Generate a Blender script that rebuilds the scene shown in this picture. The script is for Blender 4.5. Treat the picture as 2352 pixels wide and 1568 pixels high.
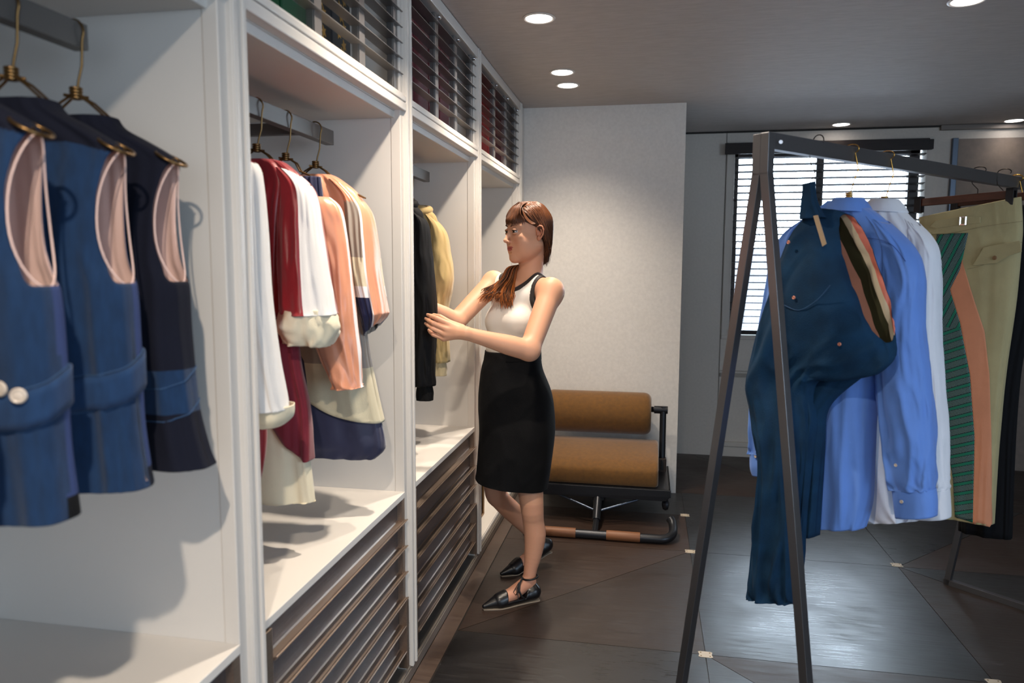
import bpy, bmesh, math, random
import numpy as np
from mathutils import Vector, Matrix, noise
R = math.radians
random.seed(7)
sc = bpy.context.scene
for o in list(bpy.data.objects): bpy.data.objects.remove(o)
COL = sc.collection

# ------------------------------------------------------------------ camera
FPX, YAW, PIT, ROL, EYE = 1677.73, .1829, .1035, .0043, 1.42
Rw = np.array([math.cos(YAW), math.sin(YAW), 0]); Fh = np.array([-math.sin(YAW), math.cos(YAW), 0]); Zw = np.array([0, 0, 1.])
Fw = Fh*math.cos(PIT)-Zw*math.sin(PIT); Uw = Fh*math.sin(PIT)+Zw*math.cos(PIT)
CP = np.array([0, 0, EYE])
cd = bpy.data.cameras.new('camera'); cam = bpy.data.objects.new('camera', cd); COL.objects.link(cam)
cd.sensor_width = 36; cd.lens = FPX/2352*36; cd.clip_start = .05
cR = math.cos(ROL)*Rw + math.sin(ROL)*Uw*1.0; cU = math.cos(ROL)*Uw - math.sin(ROL)*Rw
m = Matrix(((cR[0], cU[0], -Fw[0], 0), (cR[1], cU[1], -Fw[1], 0), (cR[2], cU[2], -Fw[2], EYE), (0, 0, 0, 1)))
cam.matrix_world = m
cd.dof.use_dof = True; cd.dof.focus_distance = 3.15; cd.dof.aperture_fstop = 3.2
sc.camera = cam

# ------------------------------------------------------------------ light and exposure
sc.view_settings.view_transform = 'Standard'; sc.view_settings.look = 'None'
sc.view_settings.exposure = 0.22; sc.view_settings.gamma = 1; sc.view_settings.use_curve_mapping = False
w = bpy.data.worlds.new('overcast_sky'); sc.world = w; w.use_nodes = True
w.node_tree.nodes['Background'].inputs[0].default_value = (.70, .85, 1, 1)
w.node_tree.nodes['Background'].inputs[1].default_value = 22

def area(name, loc, aim, sx, sy, power, col):
    l = bpy.data.lights.new(name, 'AREA'); l.shape = 'RECTANGLE'; l.size = sx; l.size_y = sy; l.energy = power; l.color = col
    o = bpy.data.objects.new(name, l); COL.objects.link(o); o.location = loc
    o.rotation_euler = (Vector(aim)-Vector(loc)).to_track_quat('-Z', 'Y').to_euler()
    return o
# daylight from the shop windows behind and to the right of the photographer
area('daylight_right', (3.3, -1.2, 1.55), (-.8, 1.6, 1.2), 2.2, 1.5, 68, (.62, .80, 1))
area('daylight_behind', (.3, -2.2, 1.7), (-.2, 3, 1.2), 2.4, 1.4, 14, (.75, .87, 1))

# ------------------------------------------------------------------ helpers
def srgb(c):
    r = []
    for v in c[:3]:
        v = v/255.
        r.append(v/12.92 if v <= .04045 else ((v+.055)/1.055)**2.4)
    return (r[0], r[1], r[2], 1)
MATS = {}
def mat(name, col, rough=.5, metal=0., bump=0., bscale=200., var=0., vscale=20., stretch=None, sheen=0., spec=.5, coat=0., wave=None, trans=0.):
    if name in MATS: return MATS[name]
    m = bpy.data.materials.new(name); MATS[name] = m; m.use_nodes = True
    nt = m.node_tree; p = nt.nodes['Principled BSDF']; L = nt.links.new
    c = srgb(col); p.inputs['Base Color'].default_value = c; p.inputs['Roughness'].default_value = rough
    p.inputs['Metallic'].default_value = metal; p.inputs['Specular IOR Level'].default_value = spec
    if sheen: p.inputs['Sheen Weight'].default_value = sheen; p.inputs['Sheen Roughness'].default_value = .5
    if coat: p.inputs['Coat Weight'].default_value = coat
    if trans: p.inputs['Transmission Weight'].default_value = trans
    tc = nt.nodes.new('ShaderNodeTexCoord'); mp = nt.nodes.new('ShaderNodeMapping'); L(tc.outputs['Object'], mp.inputs[0])
    if stretch: mp.inputs['Scale'].default_value = stretch
    if var:
        n = nt.nodes.new('ShaderNodeTexNoise'); n.inputs['Scale'].default_value = vscale; n.inputs['Detail'].default_value = 6
        L(mp.outputs[0], n.inputs[0])
        cr = nt.nodes.new('ShaderNodeValToRGB'); L(n.outputs[0], cr.inputs[0])
        cr.color_ramp.elements[0].position = .3; cr.color_ramp.elements[1].position = .7
        cr.color_ramp.elements[0].color = tuple(x*(1-var) for x in c[:3])+(1,)
        cr.color_ramp.elements[1].color = tuple(min(1, x*(1+var)) for x in c[:3])+(1,)
        L(cr.outputs[0], p.inputs['Base Color'])
    if bump:
        n2 = nt.nodes.new('ShaderNodeTexNoise'); n2.inputs['Scale'].default_value = bscale; n2.inputs['Detail'].default_value = 4
        L(mp.outputs[0], n2.inputs[0])
        b = nt.nodes.new('ShaderNodeBump'); b.inputs['Strength'].default_value = bump; b.inputs['Distance'].default_value = .002
        L(n2.outputs[0], b.inputs['Height']); L(b.outputs[0], p.inputs['Normal'])
    return m

def emis(name, col, strength):
    m = bpy.data.materials.new(name); m.use_nodes = True; nt = m.node_tree
    nt.nodes.clear(); e = nt.nodes.new('ShaderNodeEmission'); o = nt.nodes.new('ShaderNodeOutputMaterial')
    e.inputs[0].default_value = srgb(col); e.inputs[1].default_value = strength; nt.links.new(e.outputs[0], o.inputs[0]); return m

class MB:
    def __init__(s): s.v = []; s.f = []; s.mi = []
    def add(s, vs, fs, mi=0):
        n = len(s.v); s.v += [tuple(v) for v in vs]; s.f += [tuple(i+n for i in f) for f in fs]
        s.mi += (list(mi) if isinstance(mi, (list, tuple, np.ndarray)) else [mi]*len(fs)); return s
    def box(s, x0, x1, y0, y1, z0, z1, mi=0):
        vs = [(x, y, z) for z in (z0, z1) for y in (y0, y1) for x in (x0, x1)]
        return s.add(vs, [(0, 2, 3, 1), (4, 5, 7, 6), (0, 1, 5, 4), (2, 6, 7, 3), (0, 4, 6, 2), (1, 3, 7, 5)], mi)
    def tube(s, pts, r, n=10, mi=0, caps=True, closed=False):
        P = [Vector(p) for p in pts]; k = len(P); rr = r if isinstance(r, (list, tuple)) else [r]*k
        vs = []; up = None
        for i in range(k):
            if closed: t = (P[(i+1) % k]-P[i-1])
            else: t = P[min(i+1, k-1)]-P[max(i-1, 0)]
            t.normalize()
            if up is None:
                up = Vector((0, 0, 1)) if abs(t.z) < .9 else Vector((0, 1, 0))
            a = t.cross(up).normalized(); b = a.cross(t).normalized(); up = b
            for j in range(n):
                q = 2*math.pi*j/n; vs.append(P[i]+(a*math.cos(q)+b*math.sin(q))*rr[i])
        fs = []
        for i in range(k if closed else k-1):
            i2 = (i+1) % k
            for j in range(n): fs.append((i*n+j, i*n+(j+1) % n, i2*n+(j+1) % n, i2*n+j))
        if caps and not closed: fs += [tuple(range(n))[::-1], tuple((k-1)*n+j for j in range(n))]
        return s.add(vs, fs, mi)
    def bar(s, a, b, w, h=None, mi=0, up=(0, 0, 1)):
        a, b = Vector(a), Vector(b); h = h or w; t = (b-a).normalized(); u = Vector(up)
        if abs(t.dot(u)) > .95: u = Vector((1, 0, 0))
        x = t.cross(u).normalized()*w/2; y = x.cross(t).normalized()*h/2
        vs = [p+sx*x+sy*y for p in (a, b) for sx, sy in ((-1, -1), (1, -1), (1, 1), (-1, 1))]
        return s.add(vs, [(3, 2, 1, 0), (4, 5, 6, 7), (0, 1, 5, 4), (1, 2, 6, 5), (2, 3, 7, 6), (3, 0, 4, 7)], mi)
    def lathe(s, prof, c=(0, 0, 0), axis='z', n=24, mi=0):
        vs = []; k = len(prof)
        for r, h in prof:
            for j in range(n):
                q = 2*math.pi*j/n; a, b = r*math.cos(q), r*math.sin(q)
                p = {'z': (a, b, h), 'x': (h, a, b), 'y': (b, h, a)}[axis]
                vs.append((p[0]+c[0], p[1]+c[1], p[2]+c[2]))
        fs = [(i*n+j, i*n+(j+1) % n, (i+1)*n+(j+1) % n, (i+1)*n+j) for i in range(k-1) for j in range(n)]
        fs += [tuple(range(n))[::-1], tuple((k-1)*n+j for j in range(n))]
        return s.add(vs, fs, mi)
    def prism(s, pts, vec, mi=0):
        n = len(pts); P = [Vector(p) for p in pts]; v = Vector(vec)
        return s.add(P+[p+v for p in P], [tuple(range(n))[::-1], tuple(range(n, 2*n))]+[(i, (i+1) % n, (i+1) % n+n, i+n) for i in range(n)], mi)
    def build(s, name, mats, parent=None, smooth=False, bevel=0., seg=2, fix=True, subd=0, auto=None):
        me = bpy.data.meshes.new(name); me.from_pydata([tuple(v) for v in s.v], [], s.f)
        if not isinstance(mats, (list, tuple)): mats = [mats]
        for m in mats: me.materials.append(m)
        me.polygons.foreach_set('material_index', np.array(s.mi, dtype=np.int32)); 
        if fix:
            bm = bmesh.new(); bm.from_mesh(me); bmesh.ops.recalc_face_normals(bm, faces=bm.faces); bm.to_mesh(me); bm.free()
        if smooth or auto: me.polygons.foreach_set('use_smooth', [True]*len(me.polygons))
        me.update()
        if auto: me.set_sharp_from_angle(angle=R(auto))
        o = bpy.data.objects.new(name, me); COL.objects.link(o)
        if parent: put_in(o, parent)
        if bevel:
            b = o.modifiers.new('bevel', 'BEVEL'); b.width = bevel; b.segments = seg; b.limit_method = 'ANGLE'; b.angle_limit = R(40)
        if subd:
            b = o.modifiers.new('sub', 'SUBSURF'); b.levels = subd; b.render_levels = subd
        return o
def put_in(o, parent):
    o.parent = parent
    q = parent; M = Matrix()
    while q is not None: M = (q.matrix_parent_inverse @ q.matrix_basis if q.parent else q.matrix_basis) @ M; q = q.parent
    o.matrix_parent_inverse = M.inverted()       # parts are written in world coordinates
def tag(o, label=None, cat=None, group=None, kind=None):
    if label: o['label'] = label
    if cat: o['category'] = cat
    if group: o['group'] = group
    if kind: o['kind'] = kind
    return o
def thing(name, label, cat, loc=(0, 0, 0), group=None):
    o = bpy.data.objects.new(name, None); COL.objects.link(o); o.location = loc; o.empty_display_size = .1
    return tag(o, label, cat, group)
def struct(o): return tag(o, kind='structure')
def copy_tree(o, off, label=None, parent=None):
    c = o.copy(); COL.objects.link(c)
    if parent is None: c.location = Vector(o.location)+Vector(off)
    else: c.parent = parent
    if label: c['label'] = label
    for ch in list(o.children): copy_tree(ch, off, None, c)
    return c
# a point of the photograph on the plane X = x, Y = y or Z = z
def ray(x, y):
    a = (x-1176)/FPX; b = (y-784)/FPX; c, s = math.cos(ROL), math.sin(ROL); a, b = c*a+s*b, -s*a+c*b
    return Fw+a*Rw-b*Uw
def onX(x, y, X): r = ray(x, y); return Vector(CP+r*(X/r[0]))
def onY(x, y, Y): r = ray(x, y); return Vector(CP+r*(Y/r[1]))
def onZ(x, y, Z=0): r = ray(x, y); return Vector(CP+r*((Z-EYE)/r[2]))
def crom(pts, n):
    """smooth curve through points (tuples of any length), n samples"""
    P = np.array(pts, float); k = len(P)
    if k == 2: 
        t = np.linspace(0, 1, n)[:, None]; return P[0]*(1-t)+P[1]*t
    out = []
    for t in np.linspace(0, k-1-1e-9, n):
        i = int(t); u = t-i
        p0 = P[max(i-1, 0)]; p1 = P[i]; p2 = P[i+1]; p3 = P[min(i+2, k-1)]
        out.append(.5*((2*p1)+(-p0+p2)*u+(2*p0-5*p1+4*p2-p3)*u*u+(-p0+3*p1-3*p2+p3)*u**3))
    return np.array(out)
# ------------------------------------------------------------------ the room
CEIL, FY, MY, XW = 2.39, 5.60, 4.59, -.77
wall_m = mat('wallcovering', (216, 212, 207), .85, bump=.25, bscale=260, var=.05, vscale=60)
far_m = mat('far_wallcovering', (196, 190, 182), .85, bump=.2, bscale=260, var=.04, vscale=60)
panel_m = mat('painted_panel', (190, 184, 176), .6)
ceil_m = mat('ceiling_finish', (186, 180, 177), .72, spec=.3, bump=.12, bscale=90, var=.07, vscale=14, stretch=(1, 5, 1))
def slab(name, x0, x1, y0, y1, z0, z1, m): return struct(MB().box(x0, x1, y0, y1, z0, z1).build(name, m))
slab('wall_left', -1.50, -1.40, -2.6, FY, 0, CEIL, wall_m)
slab('wall_right', 4.2, 4.3, -2.6, FY, 0, CEIL, wall_m)
slab('wall_rear', -1.5, 4.3, -2.7, -2.6, 0, CEIL, wall_m)
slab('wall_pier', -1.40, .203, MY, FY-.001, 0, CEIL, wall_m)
slab('ceiling', -1.5, 4.3, -2.7, FY+.2, CEIL, CEIL+.1, ceil_m)
# far wall round the window opening
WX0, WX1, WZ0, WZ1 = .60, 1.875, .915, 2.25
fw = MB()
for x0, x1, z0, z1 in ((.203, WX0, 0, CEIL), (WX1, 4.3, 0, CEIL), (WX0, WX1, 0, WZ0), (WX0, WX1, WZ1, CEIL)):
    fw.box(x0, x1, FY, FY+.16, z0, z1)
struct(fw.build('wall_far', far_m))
# shadow gap between ceiling and far wall, with its step at the right
g = MB(); g.box(.203, 1.95, FY-.012, FY-.001, CEIL-.012, CEIL-.001); struct(g.build('trim_1', mat('shadow_gap', (40, 36, 33), .8)))
g = MB(); g.box(1.95, 4.2, FY-.03, FY-.001, CEIL-.035, CEIL-.001); struct(g.build('trim_2', mat('grey_bead', (120, 112, 106), .6), bevel=.004))
# window casing, panelling below, baseboard
cas = MB()
cas.box(.545, WX0, FY-.012, FY, WZ0-.02, 2.315); cas.box(WX1, 1.925, FY-.012, FY, WZ0-.02, 2.315)
cas.box(WX0, WX1, FY-.012, FY, WZ1, 2.315); cas.box(.545, 1.925, FY-.016, FY, .885, WZ0)
struct(cas.build('trim_3', panel_m, bevel=.003))
cas = MB()
cas.box(.537, .541, FY-.004, FY, 0, 2.38); 
struct(cas.build('trim_4', mat('panel_seam', (96, 90, 84), .8)))
cas = MB(); cas.box(.545, 2.02, FY-.010, FY, .602, .63); cas.box(.545, 2.02, FY-.006, FY, .645, .650)
struct(cas.build('trim_5', mat('dado_bead', (150, 143, 135), .6), bevel=.003))
bb = MB(); bb.box(.56, 2.02, FY-.018, FY, 0, .075); bb.box(.56, 2.02, FY-.028, FY, .078, .112)
struct(bb.build('baseboard_far', panel_m, bevel=.003))
# door-like metal-edged panel right of the window
dn = thing('door_1', None, None, (2.1, FY, 0)); tag(dn, kind='structure')
MB().box(2.03, 2.066, FY-.03, FY, 0, 2.30).build('door_frame', mat('blue_grey_aluminium', (88, 98, 112), .35, .7), dn, bevel=.003)
MB().box(2.07, 4.1, FY-.016, FY, .0, 2.295).build('door_leaf', mat('brown_textile_panel', (122, 110, 101), .6, bump=.3, bscale=300, var=.1, vscale=30), dn)

# ------------------------------------------------------------------ floor of black and brown boards with inlaid plates
def wood(name, c1, c2, rot, rough, coat=.1):
    m = bpy.data.materials.new(name); m.use_nodes = True; nt = m.node_tree; p = nt.nodes['Principled BSDF']; L = nt.links.new
    tc = nt.nodes.new('ShaderNodeTexCoord'); mp = nt.nodes.new('ShaderNodeMapping'); L(tc.outputs['Object'], mp.inputs[0])
    mp.inputs['Rotation'].default_value = (0, 0, R(rot)); mp.inputs['Scale'].default_value = (1.2, 22, 1)
    n = nt.nodes.new('ShaderNodeTexNoise'); n.inputs['Scale'].default_value = 5; n.inputs['Detail'].default_value = 10; n.inputs['Roughness'].default_value = .65
    L(mp.outputs[0], n.inputs[0])
    cr = nt.nodes.new('ShaderNodeValToRGB'); L(n.outputs[0], cr.inputs[0])
    cr.color_ramp.elements[0].position = .3; cr.color_ramp.elements[1].position = .72
    cr.color_ramp.elements[0].color = srgb(c1); cr.color_ramp.elements[1].color = srgb(c2); L(cr.outputs[0], p.inputs['Base Color'])
    n3 = nt.nodes.new('ShaderNodeTexNoise'); n3.inputs['Scale'].default_value = 2.2; n3.inputs['Detail'].default_value = 5; L(tc.outputs['Object'], n3.inputs[0])
    ad = nt.nodes.new('ShaderNodeMath'); ad.operation = 'ADD'; L(n3.outputs[0], ad.inputs[0]); L(n.outputs[0], ad.inputs[1])
    mr = nt.nodes.new('ShaderNodeMapRange'); L(ad.outputs[0], mr.inputs[0]); mr.inputs['From Min'].default_value = .65; mr.inputs['From Max'].default_value = 1.35; mr.inputs['To Min'].default_value = rough-.14; mr.inputs['To Max'].default_value = rough+.2; L(mr.outputs[0], p.inputs['Coat Roughness'])
    L(mr.outputs[0], p.inputs['Roughness'])
    b = nt.nodes.new('ShaderNodeBump'); b.inputs['Strength'].default_value = .2; b.inputs['Distance'].default_value = .0012
    L(n.outputs[0], b.inputs['Height']); L(b.outputs[0], p.inputs['Normal'])
    p.inputs['Specular IOR Level'].default_value = .5; p.inputs['Coat Weight'].default_value = coat; p.inputs['Coat Roughness'].default_value = .26
    return m
bk = wood('black_stained_wood', (14, 14, 16), (30, 27, 27), 0, .34, .42)
br = wood('brown_stained_wood', (36, 25, 20), (56, 41, 33), 0, .42)
br2 = wood('brown_stained_wood_diagonal', (30, 22, 18), (47, 36, 30), 90, .40)
bd = wood('brown_border_board', (66, 53, 47), (86, 71, 62), 90, .40)
gap = mat('dark_floor_gap', (26, 22, 20), .5)
XA, XD = .24, 1.205
Ys = [-2.6, -.36, .64, 1.64, 2.642, 3.635, 4.60, FY]
panels = []
def P(pts, mi): panels.append((pts, mi))
# left of x = .24
P([(-.70, 2.642), (XA, 3.635), (-.70, 3.635)], 1); P([(-.70, 2.642), (XA, 2.642), (XA, 3.635)], 2)
P([(-.70, 3.635), (XA, 3.635), (XA, 4.18), (-.70, 4.18)], 1); P([(-.70, 4.18), (XA, 4.18), (XA, 4.60), (-.70, 4.60)], 0)
P([(-.70, 1.64), (XA, 1.64), (XA, 2.642), (-.70, 2.642)], 0); P([(-.70, .64), (XA, .64), (XA, 1.64), (-.70, 1.64)], 2); P([(-.70, -2.6), (XA, -2.6), (XA, .64), (-.70, .64)], 0)
# between x = .24 and 1.205
P([(XA, 2.642), (XD, 2.642), (XD, 3.635), (XA, 3.635)], 0); P([(XA, 3.635), (XD, 3.635), (XD, 4.60), (XA, 4.60)], 0)
P([(XA, 1.64), (XD, 1.64), (XA, 2.642)], 0); P([(XD, 1.64), (XD, 2.642), (XA, 2.642)], 2)
P([(XA, -2.6), (XD, -2.6), (XD, 1.64), (XA, 1.64)], 0)
P([(.203, 4.60), (1.205, 4.60), (.34, FY), (.203, FY)], 1); P([(1.205, 4.60), (1.205, FY), (.34, FY)], 2)
# right of x = 1.205
P([(XD, 2.642), (2.17, 2.642), (XD, 3.635)], 2); P([(2.17, 2.642), (2.17, 3.635), (XD, 3.635)], 0)
P([(XD, 3.635), (2.17, 3.635), (2.17, 4.60)], 1); P([(XD, 3.635), (2.17, 4.60), (XD, 4.60)], 0)
P([(XD, 4.60), (4.2, 4.60), (4.2, FY), (XD, FY)], 2); P([(2.17, 2.642), (4.2, 2.642), (4.2, 4.6), (2.17, 4.6)], 0)
P([(XD, -2.6), (4.2, -2.6), (4.2, 2.642), (XD, 2.642)], 2)
P([(-.771, -2.6), (-.704, -2.6), (-.704, 4.60), (-.771, 4.60)], 3)
fl = MB(); fl.box(-1.5, 4.3, -2.7, FY+.2, -.06, -.0035, 4)
for pts, mi in panels:
    c = Vector((sum(p[0] for p in pts)/len(pts), sum(p[1] for p in pts)/len(pts)))
    q = []; n = len(pts)
    for i in range(n):                      # inset every edge by 1.2 mm
        a, b, d_ = Vector(pts[i-1]), Vector(pts[i]), Vector(pts[(i+1) % n])
        e1 = (b-a).normalized(); e2 = (d_-b).normalized(); n1 = Vector((-e1.y, e1.x)); n2 = Vector((-e2.y, e2.x))
        if n1.dot(c-b) < 0: n1 = -n1
        if n2.dot(c-b) < 0: n2 = -n2
        k = .0013/(1+n1.dot(n2)); q.append(b+(n1+n2)*k)
    fl.prism([(p.x, p.y, -.003) for p in q], (0, 0, .003), mi)
floor = struct(fl.build('floor', [bk, br, br2, bd, gap]))
plate = MB()
def inlay(x, y):
    b = MB(); w_, h_ = .026, .0012
    pts = [(-w_, -.017), (-w_*.7, -.021), (w_*.7, -.021), (w_, -.017), (w_*.86, 0), (w_, .017), (w_*.7, .021), (-w_*.7, .021), (-w_, .017), (-w_*.86, 0)]
    b.prism([(x+p[0], y+p[1], 0) for p in pts], (0, 0, h_))
    for sx in (-1, 1):
        for sy in (-1, 1): b.lathe([(.0028, h_), (.0028, h_+.0006)], (x+sx*w_*.62, y+sy*.012, 0), n=8, mi=1)
    b.build('inlay_plate', [mat('bone_inlay', (176, 165, 148), .45), mat('brass_rivet', (120, 96, 60), .4, 1)], floor)
for x, y in ((XA, 3.635), (XA, 2.642), (XA, 4.18), (XD, 3.655), (XD, 2.642)): inlay(x, y)

# ------------------------------------------------------------------ ceiling spotlights
def downlight(x, y, label, power, r=.052, warm=(1, .86, .70), cone=118):
    t = thing('ceiling_light', label, 'light', (x, y, CEIL), 'recessed ceiling lights')
    MB().lathe([(r*1.25, CEIL-.001), (r*1.25, CEIL-.003), (r*1.12, CEIL-.006), (r*1.02, CEIL-.004), (r*1.02, CEIL-.001)], (x, y, 0), n=32).build('trim_ring', mat('white_ring', (210, 205, 200), .4), t, auto=40)
    MB().lathe([(r, CEIL-.0025), (r, CEIL-.0035)], (x, y, 0), n=32).build('lamp_lens', EM, t)
    l = bpy.data.lights.new('lamp', 'SPOT'); l.energy = power; l.color = warm; l.spot_size = R(cone); l.spot_blend = .9; l.shadow_soft_size = .03
    o = bpy.data.objects.new('lamp', l); COL.objects.link(o); o.location = (x, y, CEIL-.012); o.rotation_euler = (0, 0, 0); put_in(o, t)
    return t
EM = emis('lamp_glow', (255, 244, 236), 14)
downlight(-.445, 2.96, 'round recessed ceiling light nearest the grille, largest in view', 84)
downlight(-.448, 3.777, 'recessed ceiling light in front of its close neighbour, above the woman', 72)
downlight(-.449, 4.048, 'recessed ceiling light closest to the pale pier wall', 34)
downlight(1.122, 3.034, 'recessed ceiling light cut by the top edge of the picture', 14)
downlight(1.274, 5.439, 'recessed ceiling light just in front of the window wall', 2)
downlight(2.359, 5.478, 'recessed ceiling light in the far right corner by the brown panel', 2)
downlight(-.445, 1.93, 'recessed ceiling light above the second clothes bay', 98)
downlight(-.20, -.12, 'recessed ceiling light above the photographer', 170, cone=165)

# ------------------------------------------------------------------ window with wooden blind and what stands outside
wn = thing('window_1', None, None, (1.2, FY, WZ0)); tag(wn, kind='structure')
dk = mat('dark_window_frame', (44, 34, 31), .5)
f = MB()
f.box(WX0, WX0+.035, FY+.05, FY+.10, WZ0, WZ1); f.box(WX1-.09, WX1-.02, FY+.05, FY+.10, WZ0, WZ1)
f.box(WX0, WX1-.02, FY+.05, FY+.10, WZ1-.04, WZ1); f.box(WX0, WX1-.02, FY+.05, FY+.10, WZ0, WZ0+.03); f.box(1.17, 1.222, FY+.045, FY+.105, WZ0, WZ1)
f.build('window_frame', dk, wn, bevel=.003)
gl = bpy.data.materials.new('window_glass'); gl.use_nodes = True; nt = gl.node_tree; nt.nodes.clear()
a_ = nt.nodes.new('ShaderNodeBsdfTransparent'); b_ = nt.nodes.new('ShaderNodeBsdfGlossy'); b_.inputs['Roughness'].default_value = .02; c_ = nt.nodes.new('ShaderNodeFresnel'); c_.inputs[0].default_value = 1.3
mx = nt.nodes.new('ShaderNodeMixShader'); ou = nt.nodes.new('ShaderNodeOutputMaterial'); nt.links.new(c_.outputs[0], mx.inputs[0]); nt.links.new(a_.outputs[0], mx.inputs[1]); nt.links.new(b_.outputs[0], mx.inputs[2]); nt.links.new(mx.outputs[0], ou.inputs[0])
MB().box(WX0+.03, WX1-.03, FY+.074, FY+.077, WZ0+.02, WZ1-.03).build('pane', gl, wn)
MB().box(WX0-.01, WX1+.01, FY-.02, FY+.15, WZ0-.012, WZ0+.004).build('window_sill', panel_m, wn, bevel=.003)
bl = thing('venetian_blind', 'dark brown wooden venetian blind with a deep valance over the window', 'blind', (1.2, FY-.03, 2.3))
wd = mat('dark_blind_wood', (30, 20, 17), .5, spec=.3, var=.2, vscale=8, stretch=(1, 12, 12))
MB().box(.523, 1.87, FY-.075, FY-.062, 2.218, 2.297).box(1.80, 1.90, FY-.061, FY-.02, 2.225, 2.292).build('valance', wd, bl, bevel=.002)
sl = MB(); z = 2.195
while z > .985:
    y0, y1 = FY-.052, FY-.004
    sl.add([(.600, y0, z+.003), (1.862, y0, z+.003), (1.862, y1, z-.005), (.600, y1, z-.005), (.600, y0, z+.0055), (1.862, y0, z+.0055), (1.862, y1, z-.0025), (.600, y1, z-.0025)],
           [(0, 3, 2, 1), (4, 5, 6, 7), (0, 1, 5, 4), (1, 2, 6, 5), (2, 3, 7, 6), (3, 0, 4, 7)]); z -= .0495
sl.build('slats', wd, bl)
MB().box(.600, 1.862, FY-.054, FY-.002, .935, .957).build('bottom_rail', wd, bl, bevel=.003)
for x in (.70, 1.02, 1.45, 1.76):
    c = MB()
    for y in (FY-.0535, FY-.0025): c.tube([(x, y, .95), (x, y, 2.22)], .0009, 5)
    c.build('ladder_cord', mat('blind_cord', (70, 58, 52), .7), bl)
MB().tube([(.615, FY-.06, 1.10), (.618, FY-.06, 2.22)], .0018, 6).build('tilt_cord', mat('blind_cord', (70, 58, 52), .7), bl)
# neighbouring white brick wall and a bare branch outside
bm_ = bpy.data.materials.new('white_brick'); bm_.use_nodes = True; nt = bm_.node_tree; p = nt.nodes['Principled BSDF']
bt = nt.nodes.new('ShaderNodeTexBrick'); tc = nt.nodes.new('ShaderNodeTexCoord'); mp = nt.nodes.new('ShaderNodeMapping'); mp.inputs['Rotation'].default_value = (R(90), 0, 0)
nt.links.new(tc.outputs['Object'], mp.inputs[0]); nt.links.new(mp.outputs[0], bt.inputs[0]); nt.links.new(bt.outputs[0], p.inputs['Base Color'])
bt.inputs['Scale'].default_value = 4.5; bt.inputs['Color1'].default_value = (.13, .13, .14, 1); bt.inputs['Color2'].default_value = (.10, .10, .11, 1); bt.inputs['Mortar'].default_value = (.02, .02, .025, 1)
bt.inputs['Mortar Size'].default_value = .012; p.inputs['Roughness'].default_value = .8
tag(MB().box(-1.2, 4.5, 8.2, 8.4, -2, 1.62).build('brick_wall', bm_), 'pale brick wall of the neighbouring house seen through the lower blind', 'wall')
random.seed(3); brn = MB()
def twig(p, d, L_, r, k):
    q = p+d*L_; brn.tube([p, (p+q)/2+Vector((0, 0, .02)), q], [r, r*.8, r*.6], 5)
    if k:
        for _ in range(2+(k > 1)): twig(p+(q-p)*random.uniform(.5, 1), (d+Vector((random.uniform(-.6, .6), random.uniform(-.3, .3), random.uniform(-.5, .5)))).normalized(), L_*.7, r*.6, k-1)
twig(Vector((.2, 7.3, 1.5)), Vector((1, 0, .12)).normalized(), .5, .012, 3)
brn.tube([(.2, 7.3, -2), (.19, 7.3, 1.55)], .03, 8)
tag(brn.build('bare_tree', mat('bare_bark', (96, 92, 96), .9)), 'leafless branching twig outside the window', 'tree')
tag(struct(MB().box(-6, 10, FY+.3, 20, -2.2, -2).build('trim_9', mat('street_paving', (150, 150, 150), .9))), kind='structure')
# ------------------------------------------------------------------ wardrobe wall: four bays
lac = mat('off_white_lacquer', (212, 206, 199), .42)
lac2 = mat('inner_board', (214, 209, 203), .5)
rail_m = mat('grey_metal_rail', (118, 116, 114), .45, .6)
steel = mat('brushed_bronze_steel', (146, 128, 114), .38, .85, bump=.08, bscale=40, stretch=(60, 1, 60), var=.12, vscale=6)
bronze = mat('bronze_sheet', (140, 143, 151), .27, .9, bump=.30, bscale=30, stretch=(60, 1, 60), var=.2, vscale=5)
grille_m = mat('grille_steel', (140, 136, 134), .38, .75)
chrome = mat('chrome_knob', (220, 220, 225), .12, 1)
XB = -1.37
Y0 = [.335, 1.335, 2.34, 3.345]; Y1b = [1.335, 2.34, 3.345, 4.45]
names = ['open wardrobe unit nearest the camera holding the denim vests', 'open wardrobe unit with the red, white and peach shirts above steel drawers',
         'wardrobe unit the woman reaches into, with jackets above bronze drawers', 'last wardrobe unit by the pier wall, without drawers, mirror standing inside']
UNITS = []
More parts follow.
